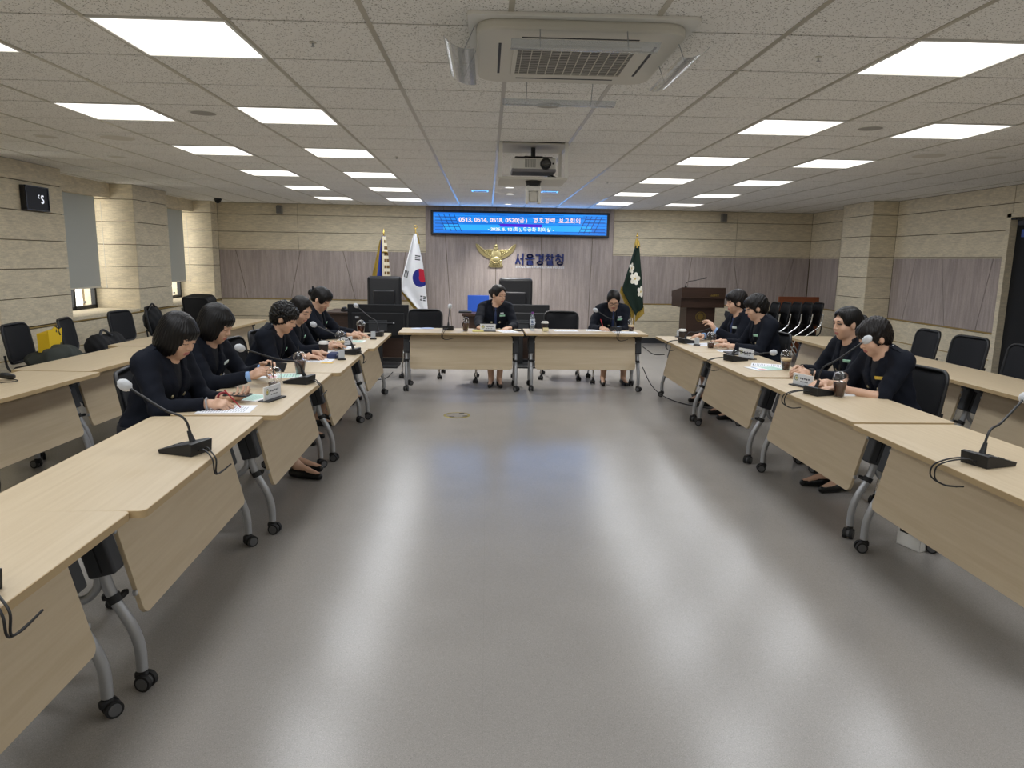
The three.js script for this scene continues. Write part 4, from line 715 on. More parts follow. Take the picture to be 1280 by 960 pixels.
{
  const t = thing('projector_lift', 'pale frame lowered from the ceiling around the projector', 'projector lift', [.388, 2.27, -6.575]);
  mesh('tray', rb(.59, .022, .58, .004, 0, .011, 0), M.offwhite, t);
  for (const [x, z] of [[-.28, .28], [.28, .28], [-.28, -.28], [.28, -.28]]) mesh('post', bx(.03, .29, .02, x, .16, z), M.white, t);
  mesh('top_plate', bx(.56, .008, .54, 0, .298, 0), M.offwhite, t);
  const p = thing('projector', 'white projector with a round black lens hung in the lowered frame', 'projector', [.398, 2.335, -6.52]);
  mesh('housing', rb(.39, .1, .3, .02, 0, .075, 0, 3), M.white, p); mesh('lower_shell', rb(.385, .035, .295, .012, 0, .022, 0), std({ color: '#8f8d92', roughness: .6 }), p);
  mesh('top_cover', rb(.33, .02, .22, .008, 0, .13, 0), M.blackMatte, p);
  const l = mesh('lens', [new THREE.CylinderGeometry(.047, .05, .06, 28).rotateX(Math.PI / 2).translate(.1, .075, .15)], M.black, p); mesh('lens_glass', new THREE.SphereGeometry(.034, 18, 10).scale(1, 1, .4).translate(.1, .075, .178), phy({ color: '#14161c', roughness: .05, clearcoat: 1 }), l);
  for (let i = 0; i < 7; i++) mesh('vent_fin', bx(.008, .068, .008, -.075 + i * .014, .078, .151), std({ color: '#a9a8a4', roughness: .6 }), p);
  mesh('indicator', new THREE.CylinderGeometry(.008, .008, .004, 10).rotateX(Math.PI / 2).translate(.165, .078, .151), M.darkGrey, p);
  mesh('hanger', [cyl(.02, .02, .13, 0, .2, 0), rb(.16, .012, .12, .004, 0, .145, 0), rb(.1, .014, .1, .004, 0, .262, 0)], M.darkGrey, p);
  mesh('cable', tube([[.15, .02, -.12], [.2, -.02, .0], [.19, -.04, .12], [.12, -.038, .2]], .008, 20, 6), M.black, p);
  const c = thing('conference_camera', 'white conference camera hanging under the projector frame', 'camera', [.398, 2.27, -6.42]);
  mesh('mount', [cyl(.066, .06, .045, 0, -.0225, 0), cyl(.07, .07, .012, 0, -.006, 0)], M.black, c);
  mesh('yoke', [rb(.13, .05, .11, .02, 0, -.065, 0, 3), rb(.028, .13, .09, .012, -.052, -.13, 0, 3), rb(.028, .13, .09, .012, .052, -.13, 0, 3)], M.white, c);
  mesh('head', rb(.072, .09, .1, .02, 0, -.135, 0, 3), M.offwhite, c);
}
function ceilingDisc(name, label, cat, r, x, z, mat, group) { const t = thing(name, label, cat, [x, CEIL, z], 0, group); mesh('rim', lathe([[r * .85, -.005], [r * .93, -.006], [r, -.002], [r, 0]], 28), M.white, t); mesh('grille', cyl(r * .88, r * .88, .004, 0, -.0025, 0, 28), mat, t); return t; }
const greyMesh = std({ color: '#a5a29c', roughness: .8 });
ceilingDisc('ceiling_speaker', 'round grey ceiling speaker between the air conditioner and the projector', 'speaker', .1, .385, -4.8, greyMesh, 'ceiling speakers');
ceilingDisc('ceiling_speaker', 'round grey ceiling speaker among the light panels, window side', 'speaker', .1, -2.0, -5.33, greyMesh, 'ceiling speakers');
ceilingDisc('ceiling_speaker', 'round grey ceiling speaker among the light panels, door side', 'speaker', .1, 2.77, -5.32, greyMesh, 'ceiling speakers');
const plainMesh = std({ color: '#d6d2c8', roughness: .85 });
for (const [x, z, r, l] of [[-3.19, -6.53, .16, 'wide pale round air diffuser in the ceiling, window side'], [-3.8, -6.55, .1, 'small pale round ceiling cap beside the wide diffuser, window side'], [3.96, -6.53, .16, 'wide pale round air diffuser in the ceiling, door side'], [4.59, -6.55, .1, 'small pale round ceiling cap beside the wide diffuser, door side'], [-3.82, -7.79, .1, 'small pale round ceiling cap beyond the wide diffuser, window side'], [4.59, -7.79, .1, 'small pale round ceiling cap beyond the wide diffuser, door side']]) ceilingDisc('ceiling_diffuser', l, 'air diffuser', r, x, z, plainMesh, 'pale ceiling discs');
for (const [x, z, l] of [[-.82, -3.57, 'small sprinkler head in the tile beside the air conditioner, window side'], [1.58, -3.585, 'small sprinkler head in the tile beside the air conditioner, door side'], [-.9, -7.35, 'small sprinkler head in the tiles beyond the air conditioner, window side'], [1.5, -9.2, 'small sprinkler head in the tiles toward the sign']]) { const t = thing('sprinkler', l, 'sprinkler', [x, CEIL, z]); t.scale.setScalar(.65); mesh('escutcheon', cyl(.022, .026, .008, 0, -.004, 0, 16), M.offwhite, t); mesh('deflector', [cyl(.006, .006, .025, 0, -.018, 0, 8), cyl(.014, .014, .003, 0, -.032, 0, 12)], M.silver, t); }
for (const [x, z, l] of [[.3, -10.1, 'round glowing downlight just beyond the projector'], [.335, -11.07, 'round glowing downlight midway to the sign'], [.37, -13.1, 'round glowing downlight right above the sign']]) {
  const t = thing('downlight', l, 'downlight', [x, CEIL, z], 0, 'downlights before the sign'); mesh('trim_ring', lathe([[.06, -.002], [.08, -.002], [.082, -.007], [.06, -.009]], 28), M.white, t); mesh('lamp', cyl(.062, .062, .004, 0, -.005, 0, 24), M.panelGlow, t);
  const s = new THREE.SpotLight(new THREE.Color(1, .99, .97), 16, 0, 1.0, .6, 2); s.position.set(x, CEIL - .012, z); s.target.position.set(x, 0, z); s.castShadow = true; scene.add(s, s.target);
}
for (const [x, z, l] of [[-.11, -10.66, 'square glossy ceiling fixture above the aisle end, window side'], [.893, -10.57, 'square glossy ceiling fixture above the aisle end, door side']]) { const t = thing('ceiling_fixture', l, 'fixture', [x, CEIL, z]); mesh('frame', [bx(.24, .012, .02, 0, -.006, .11), bx(.24, .012, .02, 0, -.006, -.11), bx(.02, .012, .2, .11, -.006, 0), bx(.02, .012, .2, -.11, -.006, 0)], M.chrome, t); mesh('glass_face', bx(.2, .004, .2, 0, -.004, 0), phy({ color: '#31343c', roughness: .08, metalness: .6 }), t); }
{ const t = thing('dome_camera', 'dark dome camera on the ceiling at the room corner', 'camera', [-4.75, CEIL, -13.1]); mesh('base', cyl(.06, .07, .03, 0, -.015, 0), M.darkGrey, t); mesh('dome', new THREE.SphereGeometry(.055, 20, 10, 0, 6.29, 1.57, 1.57).translate(0, -.03, 0), M.black, t); }
for (const [x, l] of [[-3.91, 'small grey wall speaker high on the planks above the flags'], [4.55, 'small grey wall speaker high on the planks above the lectern']]) { const t = thing('wall_speaker', l, 'speaker', [x, 2.46, ZF]); mesh('bracket', rb(.04, .06, .06, .008, 0, .03, .03), M.darkGrey, t); mesh('cabinet', rb(.11, .16, .1, .025, 0, -.01, .09, 3), std({ color: '#8b867c', roughness: .7 }), t); mesh('grille', rb(.09, .13, .01, .004, 0, -.01, .139), std({ color: '#6e6b66', roughness: .8 }), t); }

// ---------------------------------------------------------------- Hangul strokes
function circlePts(cx, cy, rx, ry, n = 16) { const o = []; for (let i = 0; i <= n; i++) o.push([cx + rx * Math.cos(i * 2 * Math.PI / n), cy + ry * Math.sin(i * 2 * Math.PI / n)]); return o; }
const CONS = { 0: [[[.1, .15], [.85, .15], [.8, .95]]], 5: [[[.12, .08], [.88, .08], [.88, .5], [.12, .5], [.12, .92], [.92, .92]]], 6: [[[.12, .1], [.88, .1], [.88, .9], [.12, .9], [.12, .1]]], 7: [[[.14, .05], [.14, .92], [.86, .92], [.86, .05]], [[.14, .5], [.86, .5]]], 9: [[[.5, .08], [.45, .45], [.08, .92]], [[.48, .4], [.92, .92]]], 11: [circlePts(.5, .5, .4, .42)], 14: [[[.35, .02], [.65, .02]], [[.08, .28], [.92, .28]], [[.5, .3], [.42, .6], [.08, .96]], [[.48, .52], [.92, .96]]], 18: [[[.34, .02], [.66, .02]], [[.05, .24], [.95, .24]], circlePts(.5, .68, .3, .29)] };
const FINAL = { 1: 0, 8: 5, 16: 6, 21: 11 };
function hangul(ch) {                                   // -> polylines in a unit square, y down
  const c = ch.charCodeAt(0) - 0xAC00, Li = Math.floor(c / 588), Vi = Math.floor((c % 588) / 28), Ti = c % 28; const out = []; const hgt = Ti ? .6 : 1;
  const put = (strokes, x, y, w, h) => strokes.forEach(s => out.push(s.map(p => [x + p[0] * w, y + p[1] * h])));
  const vert = { 0: [[[.4, 0], [.4, 1]], [[.4, .45], [.95, .45]]], 4: [[[.7, 0], [.7, 1]], [[.1, .45], [.7, .45]]], 6: [[[.7, 0], [.7, 1]], [[.1, .32], [.7, .32]], [[.1, .6], [.7, .6]]], 20: [[[.6, 0], [.6, 1]]] };
  const horz = { 8: [[[.5, 0], [.5, .7]], [[0, .7], [1, .7]]], 13: [[[0, .25], [1, .25]], [[.5, .25], [.5, 1]]], 18: [[[0, .5], [1, .5]]] };
  if (vert[Vi]) { put(CONS[Li], 0, 0, .56, hgt * .96); put(vert[Vi], .58, 0, .4, hgt); }
  else if (horz[Vi]) { put(CONS[Li], .14, 0, .72, hgt * .6); put(horz[Vi], .02, hgt * .62, .96, hgt * .36); }
  else { const [h, v] = { 9: [8, 0], 11: [8, 20], 19: [18, 20] }[Vi]; put(CONS[Li], .04, 0, .54, hgt * .56); put(horz[h], .0, hgt * .6, .62, hgt * .34); put(vert[v], .62, 0, .38, hgt); }
  if (Ti) put(CONS[FINAL[Ti]], .14, .66, .74, .34);
  return out;
}
function drawText(g, text, x, y, size, lw, latin) {      // draws mixed text on a canvas, returns the end x
  for (const ch of text) {
    if (ch.charCodeAt(0) >= 0xAC00) { g.lineWidth = lw; g.lineJoin = g.lineCap = 'round'; for (const s of hangul(ch)) { g.beginPath(); s.forEach((p, i) => { const X = x + p[0] * size * .9, Y = y + p[1] * size; i ? g.lineTo(X, Y) : g.moveTo(X, Y); }); g.stroke(); } x += size * 1.08; }
    else { g.font = 'bold ' + Math.round(size * 1.12) + 'px sans-serif'; g.fillText(ch, x, y + size * .98); x += latin ? g.measureText(ch).width * .92 : g.measureText(ch).width; }
  } return x;
}
{
  const tex = canvasTex(2048, 260, (g, w, h) => {
    g.fillStyle = '#1474d8'; g.fillRect(0, 0, w, h);
    for (let i = 0; i < 40; i++) { g.fillStyle = i % 3 ? '#1b8cec' : '#0f62c4'; const y = (i * 67) % h; g.fillRect((i * 389) % w - 200, y, 900, 5 + i % 9); }
    g.fillStyle = '#2aa6f4'; g.fillRect(120, 150, w - 300, 70); g.fillStyle = '#1b86e6'; g.fillRect(0, 60, w, 40);
    g.strokeStyle = '#082a78'; g.lineWidth = 7; for (let i = 0; i < 4; i++) { g.beginPath(); g.moveTo(60 + i * 60, 20); g.lineTo(150 + i * 60, 235); g.stroke(); g.beginPath(); g.moveTo(w - 60 - i * 60, 20); g.lineTo(w - 150 - i * 60, 235); g.stroke(); }
    for (let i = 0; i < 5; i++) { g.beginPath(); g.moveTo(20, 60 + i * 40); g.lineTo(260 + i * 14, 60 + i * 40); g.stroke(); g.beginPath(); g.moveTo(w - 20, 60 + i * 40); g.lineTo(w - 260 - i * 14, 60 + i * 40); g.stroke(); }
    g.fillStyle = '#4a18c8'; g.fillRect(780, 132, 500, 38);
    g.fillStyle = '#ffd9d4'; g.strokeStyle = '#ffd9d4'; drawText(g, '0513, 0514, 0518, 0520(금)', 296, 50, 64, 8, true); drawText(g, '경호경력', 1170, 50, 64, 8); drawText(g, '보고회의', 1478, 50, 62, 8);
    g.fillStyle = g.strokeStyle = '#f4f8ff'; drawText(g, '- 2026. 5. 12 (화), 무궁화 회의실 -', 640, 174, 50, 6, true);
  });
  const t = thing('led_sign', 'long blue electronic sign with white Korean text above the gold eagle', 'sign', [.63, 2.265, ZF + .06]);
  mesh('housing', rb(3.4, .46, .09, .01, 0, 0, .045), M.black, t);
  mesh('screen', new THREE.PlaneGeometry(3.3, .38).translate(0, 0, .0915), std({ color: '#000000', roughness: .4, emissive: '#ffffff', emissiveMap: tex, emissiveIntensity: 1.25 }), t, true);
  const l = new THREE.RectAreaLight(new THREE.Color(.12, .4, 1), 3, 3.3, .38); l.position.set(.63, 2.265, ZF + .16); l.lookAt(.63, 2.265, 0); scene.add(l);
}
{ // blue wall lettering
  const t = thing('wall_lettering', 'dark blue Korean wall lettering beside the gold eagle, English line beneath', 'lettering', [.55, 1.505, ZF + .062]); const mt = std({ color: '#27336e', roughness: .45 });
  [...'서울경찰청'].forEach((ch, i) => { const g = []; for (const s of hangul(ch)) for (let k = 0; k + 1 < s.length; k++) { const a = s[k], b = s[k + 1]; const ax_ = a[0] * .165, ay = .2 - a[1] * .2, bx_ = b[0] * .165, by = .2 - b[1] * .2; const L = Math.hypot(bx_ - ax_, by - ay); g.push(rb(L + .026, .03, .02, .004, 0, 0, 0, 1).rotateZ(Math.atan2(by - ay, bx_ - ax_)).translate((ax_ + bx_) / 2, (ay + by) / 2, .01)); } const m = mesh('letter', g, mt, t); m.position.x = i * .194; });
  const tex = canvasTex(1024, 64, (g, w, h) => { g.fillStyle = '#000'; g.fillRect(0, 0, w, h); g.fillStyle = '#fff'; g.font = 'bold 60px sans-serif'; const s = 'SEOUL METROPOLITAN POLICE'; const k = w / g.measureText(s).width; g.setTransform(k, 0, 0, 1, 0, 0); g.fillText(s, 0, 54); }, false);
  mesh('english_line', new THREE.PlaneGeometry(.95, .06).translate(.475, -.045, .004), std({ color: '#dfe2e8', roughness: .5, alphaMap: tex, transparent: true }), t, true);
}
{ // gold eagle
  const t = thing('eagle_emblem', 'gold eagle emblem with raised wings on the centre panel', 'emblem', [.17, 1.445, ZF + .062]);
  const brass = std({ color: '#cdbf8c', roughness: .34, metalness: .85 });
  for (const s of [-1, 1]) {
    const w = [plate([[s * .03, .33], [s * .12, .335], [s * .22, .33], [s * .3, .365], [s * .385, .44], [s * .375, .385], [s * .33, .3], [s * .26, .23], [s * .18, .185], [s * .12, .16], [s * .03, .15]], .016, .004)];
    for (let r = 0; r < 4; r++) for (let i = 0; i < 9; i++) { const k = i / 8, x = .06 + .3 * k, yt = .325 + (k > .5 ? (k - .5) * .2 : 0), yb = .165 + .2 * k * k + .04 * k; const y = yt - (r + .5) / 4.2 * (yt - yb); w.push(new THREE.SphereGeometry(1, 8, 5).scale(.026, .011, .014).rotateZ(s * (.5 + .4 * k)).translate(s * (x - r * .012), y, .02 + .004 * (i % 2))); }
    mesh('wing', w, brass, t);
  }
  mesh('body', [new THREE.SphereGeometry(1, 18, 12).scale(.105, .16, .035).translate(0, .2, .025), new THREE.SphereGeometry(1, 18, 12).scale(.09, .08, .04).translate(0, .14, .035)], brass, t);
  mesh('head', [new THREE.SphereGeometry(1, 14, 10).scale(.034, .04, .03).translate(0, .4, .04), new THREE.ConeGeometry(.014, .05, 8).rotateZ(1.7).translate(-.045, .397, .045), new THREE.SphereGeometry(1, 12, 8).scale(.05, .06, .03).translate(0, .345, .03)], brass, t);
  const tl = []; for (let i = 0; i < 9; i++) { const a = (i - 4) * .16; tl.push(new THREE.SphereGeometry(1, 8, 6).scale(.016, .07, .012).rotateZ(a * .7).translate(a * .17, .07 - Math.abs(a) * .01, .025)); } tl.push(plate([[-.09, .0], [.09, .0], [.12, .13], [-.12, .13]], .02, .004)); mesh('tail', tl, brass, t);
  const sh = []; for (let i = 0; i < 10; i++) { const a = Math.PI * (1.05 + .9 * i / 9); sh.push(sph(.016, .085 * Math.cos(a), .16 + .085 * Math.sin(a), .06, 8)); } mesh('wreath', sh, brass, t);
}
{ // wall display
  const tex = canvasTex(256, 160, (g, w, h) => { g.fillStyle = '#05060a'; g.fillRect(0, 0, w, h); g.fillStyle = '#f4f7ff'; g.font = 'bold 84px sans-serif'; g.fillText('S', 168, 112); g.font = 'bold 46px sans-serif'; g.fillText('c', 138, 78); });
  const t = thing('wall_display', 'black square digital display with white characters on the plank pier', 'display', [XL, 2.18, -8.4]);
  mesh('casing', [rb(.06, .27, .42, .008, .03, 0, 0)], M.black, t); mesh('bezel', [bx(.012, .012, .42, .064, .128, 0), bx(.012, .012, .42, .064, -.128, 0), bx(.012, .26, .012, .064, 0, .204), bx(.012, .26, .012, .064, 0, -.204)], std({ color: '#34353c', roughness: .25, metalness: .4 }), t);
  mesh('screen', new THREE.PlaneGeometry(.39, .245).rotateY(Math.PI / 2).translate(.0615, 0, 0), std({ color: '#000', roughness: .55, emissive: '#fff', emissiveMap: tex, emissiveIntensity: 1 }), t, true);
}
// ---------------------------------------------------------------- flags
function cloth(rows, nu, folds, amp, z0) {              // rows: [t, Lx, Ly, Rx, Ry]; closed sheet with folds, uv = place in the bounding box
  const nv = 40, pos = [], uv = [], idx = []; const at = (t, i) => { let k = 0; while (k < rows.length - 2 && t > rows[k + 1][0]) k++; const a = rows[k], b = rows[k + 1], f = (t - a[0]) / (b[0] - a[0]); return a[i] + (b[i] - a[i]) * f; };
  const xs = rows.flatMap(r => [r[1], r[3]]), ys = rows.flatMap(r => [r[2], r[4]]), x0 = Math.min(...xs), x1 = Math.max(...xs), y0 = Math.min(...ys), y1 = Math.max(...ys);
  for (const s of [1, -1]) for (let j = 0; j <= nv; j++) for (let i = 0; i <= nu; i++) { const t = j / nv, u = i / nu; const x = at(t, 1) * (1 - u) + at(t, 3) * u, y = at(t, 2) * (1 - u) + at(t, 4) * u; const w = Math.abs(at(t, 3) - at(t, 1)); const zz = z0 + amp * Math.min(1, w / .12 + .25) * Math.sin(u * folds * 6.283 + t * 1.5) * (.6 + .4 * Math.sin(u * 5 + 1)) + s * .006; pos.push(x, y, zz); uv.push((x - x0) / (x1 - x0), (y - y0) / (y1 - y0)); }
  const W = nu + 1, off = W * (nv + 1); const q = (a, b, c, d) => idx.push(a, b, c, a, c, d);
  for (let j = 0; j < nv; j++) for (let i = 0; i < nu; i++) { const a = j * W + i, b = a + 1, c = a + W, d = c + 1; q(a, c, d, b); q(off + a, off + b, off + d, off + c); }
  for (let j = 0; j < nv; j++) { const a = j * W, c = a + W; q(a, off + a, off + c, c); const b = a + nu, d = b + W; q(b, d, off + d, off + b); } for (let i = 0; i < nu; i++) { const a = nv * W + i; q(a, off + a, off + a + 1, a + 1); }
  const g = new THREE.BufferGeometry(); g.setAttribute('position', new THREE.Float32BufferAttribute(pos, 3)); g.setAttribute('uv', new THREE.Float32BufferAttribute(uv, 2)); g.setIndex(idx); g.computeVertexNormals(); return g;
}
const fringeTex = dataTex(128, 128, (x, y, u, v) => { const k = .55 + .45 * N1(u, v, 50, 5); return [205 * k, 170 * k, 60 * k]; }, true, [5, 5]);
const fringeMat = std({ map: fringeTex, roughness: .6 });
function flagPole(t, h, finial) { mesh('pole', cyl(.014, .016, h, 0, h / 2, 0), M.goldMetal, t); mesh('stand', lathe([[0, 0], [.16, 0], [.16, .02], [.06, .05], [.025, .12], [.02, .2]], 24), M.goldMetal, t); mesh('finial', finial, M.goldMetal, t); }
{ // white flag with the red and blue roundel
  const t = thing('national_flag', 'white flag with a red and blue roundel, draped on its pole', 'flag', [-1.3, 0, -13.3]);
  flagPole(t, 2.06, [new THREE.TorusGeometry(.026, .009, 8, 20).translate(0, 2.15, 0), rod([0, 2.05, 0], [0, 2.13, 0], .014, .008)]);
  const tex = canvasTex(512, 1024, (g, w, h) => {       // box: x -.31..+.24, y .58..2.04
    const X = x => (x + .31) / .55 * w, Y = y => (2.04 - y) / 1.46 * h; g.fillStyle = '#f2f3f5'; g.fillRect(0, 0, w, h);
    g.save(); g.translate(X(.09), Y(1.23)); const r = .155 / .55 * w, ry = .17 / 1.46 * h; g.scale(1, ry / r); g.fillStyle = '#222a86'; g.beginPath(); g.arc(0, 0, r, 0, 7); g.fill(); g.fillStyle = '#c01f38'; g.beginPath(); g.arc(0, 0, r, -1.75, .35); g.arc(r * .33, r * -.02, r * .5, .3, 3.6); g.fill(); g.beginPath(); g.arc(r * .38, -r * .42, r * .52, 0, 7); g.fill(); g.restore();
    g.fillStyle = '#16171b'; const bar = (x, y, l, a, br) => { g.save(); g.translate(X(x), Y(y)); g.rotate(a); for (let i = 0; i < 3; i++) { const yy = (i - 1) * 24; if (br[i]) { g.fillRect(-l / 2, yy - 7, l * .44, 14); g.fillRect(l * .06, yy - 7, l * .44, 14); } else g.fillRect(-l / 2, yy - 7, l, 14); } g.restore(); };
    bar(.04, 1.6, 95, .08, [0, 0, 0]); bar(-.19, 1.3, 90, 1.85, [0, 1, 0]); bar(.14, .85, 100, .12, [1, 1, 1]);
  });
  mesh('flag_cloth', cloth([[0, -.03, 2.03, .02, 2.03], [.55, -.275, 1.12, .13, 1.5], [.68, -.28, 1.03, .17, 1.2], [1, .1, .6, .22, .62]], 24, 1.6, .035, .06), std({ map: tex, roughness: .85 }), t, true);
  mesh('fringe', cloth([[0, -.285, 1.06, -.27, 1.1], [.1, -.29, .99, -.26, 1.06], [1, .02, .58, .11, .64]], 8, 1, .01, .0), fringeMat, t, true);
  mesh('tassel', [rod([.03, 2.03, .03], [.06, 1.85, .04], .016, .024), rod([.01, 2.05, .02], [.03, 2.03, .03], .008)], fringeMat, t);
}
{ // blue banner
  const t = thing('unit_banner', 'blue banner with gold fringe and white streamers behind the leather chair', 'flag', [-1.87, 0, -13.25]);
  flagPole(t, 2.0, [new THREE.ConeGeometry(.018, .08, 10).translate(0, 2.08, 0), sph(.02, 0, 2.02, 0)]);
  mesh('flag_cloth', cloth([[0, -.04, 1.98, .03, 1.98], [.6, -.13, 1.25, .1, 1.25], [1, -.2, .75, .15, .75]], 16, 1.5, .03, .02), std({ color: '#2a3f9e', roughness: .8 }), t);
  mesh('fringe', cloth([[0, -.07, 1.9, -.03, 1.92], [.5, -.21, 1.3, -.11, 1.35], [1, -.28, .8, -.16, .85]], 8, 1, .02, .03), fringeMat, t, true);
  const strip = canvasTex(64, 512, (g, w, h) => { g.fillStyle = '#e9dfc4'; g.fillRect(0, 0, w, h); g.fillStyle = '#6e5426'; for (let i = 0; i < 9; i++) g.fillRect(22, 30 + i * 54, 20, 26); g.fillStyle = '#b8923a'; g.fillRect(0, 0, 5, h); g.fillRect(w - 5, 0, 5, h); });
  const sm = std({ map: strip, roughness: .75 });
  for (const [a, b, z] of [[.005, .04, .062], [.05, .12, .055], [-.02, .005, .058]]) mesh('streamer', cloth([[0, a * .3 - .025, 1.97, a * .3 + .03, 1.97], [1, b - .03, .9, b + .04, .9]], 6, .5, .008, z), sm, t, true);
  mesh('streamer_knot', [new THREE.TorusGeometry(.045, .012, 8, 20).rotateX(1.3).translate(.02, 1.68, .05)], fringeMat, t);
}
{ // green flag
  const t = thing('green_flag', 'dark green flag with three pale blossoms and gold fringe on its pole', 'flag', [2.76, 0, -13.3]);
  flagPole(t, 2.02, [sph(.022, 0, 2.06, 0), rod([0, 2.05, 0], [0, 2.12, 0], .012, .003), sph(.014, .0, 2.1, 0)]);
  const tex = canvasTex(512, 1024, (g, w, h) => {       // box: x -.26..+.17, y .55..1.9
    const X = x => (x + .26) / .43 * w, Y = y => (1.9 - y) / 1.35 * h; g.fillStyle = '#0c2318'; g.fillRect(0, 0, w, h);
    const fl = (x, y, s, sx) => { g.save(); g.translate(X(x), Y(y)); g.scale(sx, .78); for (let i = 0; i < 5; i++) { g.save(); g.rotate(i * 1.2566 + .2); g.fillStyle = i % 2 ? '#e8e2cf' : '#f1ecdd'; g.beginPath(); g.ellipse(0, -s * .62, s * .42, s * .5, 0, 0, 7); g.fill(); g.fillStyle = '#cfc29c'; g.fillRect(-2, -s * .6, 4, s * .5); g.restore(); } g.fillStyle = '#c9b067'; g.beginPath(); g.arc(0, 0, s * .2, 0, 7); g.fill(); g.restore(); };
    fl(-.095, 1.47, 95, .62); fl(-.02, 1.27, 110, .95); fl(.1, 1.02, 100, .75);
  });
  mesh('flag_cloth', cloth([[0, -.04, 1.88, .03, 1.88], [.6, -.25, 1.12, .115, 1.25], [.66, -.245, 1.05, .125, 1.18], [1, .02, .6, .165, .76]], 24, 1.4, .03, .06), std({ map: tex, roughness: .9 }), t, true);
  mesh('fringe', [cloth([[0, -.26, 1.13, -.24, 1.13], [.15, -.28, 1.03, -.225, 1.06], [1, -.03, .5, .02, .61]], 6, 1, .008, .005), cloth([[0, .02, .62, .17, .77], [1, .02, .48, .185, .64]], 10, 1, .015, .05)], fringeMat, t, true);
  mesh('top_ornament', [rod([-.015, 2.0, .02], [-.02, 1.84, .035], .02, .042), rod([.02, 1.98, .02], [.03, 1.86, .035], .016, .03)], fringeMat, t);
}
// ---------------------------------------------------------------- microphones
const coverMat = phy({ color: '#eef1f4', roughness: .6, transmission: .5, thickness: 0 });
function microphone(bx_, bz, turn, head, label, D = .16) {          // local +z = speaker side
  const t = thing('conference_microphone', label, 'microphone', [bx_, .7205, bz], turn, 'gooseneck microphones on the tables');
  mesh('base', [plate([[-.085, 0], [.085, 0], [.09, .012], [-.075, .052], [-.09, .05]], .125, .003).rotateY(-Math.PI / 2).translate(.0625, .003, 0)], M.black, t);
  const top = mesh('key_panel', rb(.1, .003, .1, .001).rotateX(.235).translate(0, .033, .025), M.darkGrey, t);
  mesh('key', [rb(.022, .004, .014, .001).rotateX(.235).translate(-.025, .03, .045), rb(.022, .004, .014, .001).rotateX(.235).translate(.025, .03, .045)], M.rubber, top);
  t.updateMatrixWorld(true); const h = t.worldToLocal(V(...head)); const b = V(0, .05, -.045);
  mesh('neck_socket', rod([0, .045, -.045], [h.x * .03, .1, -.045 + .02 * Math.sign(h.z)], .015, .008), M.black, t);
  const c = b.clone().lerp(h, .4); c.y += (h.y - .05) * .18; const q = b.clone().lerp(h, .12); q.y += (h.y - .05) * .2 + .03;
  mesh('gooseneck', tube([b, q, c, h], .0055, 30, 8), M.black, t);
  const d = h.clone().sub(c).normalize(), e = h.clone().addScaledVector(d, .03);
  mesh('capsule', rod([h.x, h.y, h.z], [e.x, e.y, e.z], .016, .018), M.darkGrey, t);
  const cv = new THREE.SphereGeometry(.026, 18, 12).scale(1, 1.35, 1); { const p = cv.attributes.position; for (let i = 0; i < p.count; i++) { const k = 1 + .06 * Math.sin(p.getX(i) * 340 + p.getY(i) * 240) * Math.sin(p.getZ(i) * 300); p.setXYZ(i, p.getX(i) * k, p.getY(i) * k, p.getZ(i) * k); } cv.computeVertexNormals(); }
  cv.applyQuaternion(new THREE.Quaternion().setFromUnitVectors(V(0, 1, 0), d)); const w = h.clone().addScaledVector(d, .02); mesh('hygiene_cover', cv.translate(w.x, w.y, w.z), coverMat, t);
  if (D) for (const k of [0, 1]) mesh('cable', tube([[.02 - k * .03, .018, -.088], [.03 - k * .03, .03, -.12], [.045 - k * .02, .02, -D + .005], [.06 - k * .02, -.005, -D - .03], [.06 - k * .02, -.05 - k * .012, -D - .034 + k * .008], [.02 - k * .02, -.078, -D - .012], [-.05 - k * .03, -.07 + k * .01, -D - .006]], .0036, 40, 6), M.black, t);
}
microphone(-1.34, -3.14, -LR - .35, [-1.6, 1.0, -3.2], 'gooseneck microphone alone on the table ahead of the writing person', 0.17);
microphone(-1.3, -4.95, -LR - .25, [-1.6, .985, -4.72], 'gooseneck microphone beside the iced coffees and name plate', 0.16);
microphone(-1.25, -6.5, -LR - .2, [-1.58, .965, -6.64], 'gooseneck microphone beside the blue pouch', 0.13);
microphone(-1.25, -8.05, -LR, [-1.5, 1.03, -8.35], 'gooseneck microphone beside the orange folder', 0);
microphone(-.47, -8.87, Math.PI, [-.457, .99, -8.95], 'upright gooseneck microphone before the empty chair and paper discs', 0.39);
microphone(1.64, -9.02, Math.PI, [1.4, .97, -9.02], 'gooseneck microphone before the person in glasses', 0.45);
microphone(2.22, -7.72, LR + .3, [2.56, .87, -7.98], 'gooseneck microphone before the person raising a hand', 0.21);
microphone(2.27, -6.35, LR + .4, [2.58, .8, -6.32], 'low gooseneck microphone beside the spread papers', 0.25);
microphone(2.28, -4.7, LR + .35, [2.5, 1.095, -4.61], 'gooseneck microphone beside the name plate, before the yellow badge', 0.235);
microphone(2.26, -3.02, LR + .3, [2.58, .97, -3.27], 'gooseneck microphone alone on the table above the white bag', 0.23);
microphone(-1.36, -1.75, -LR - .2, [-1.7, 1.0, -1.55], 'gooseneck microphone on the table beyond the lone one, window side', 0.18);

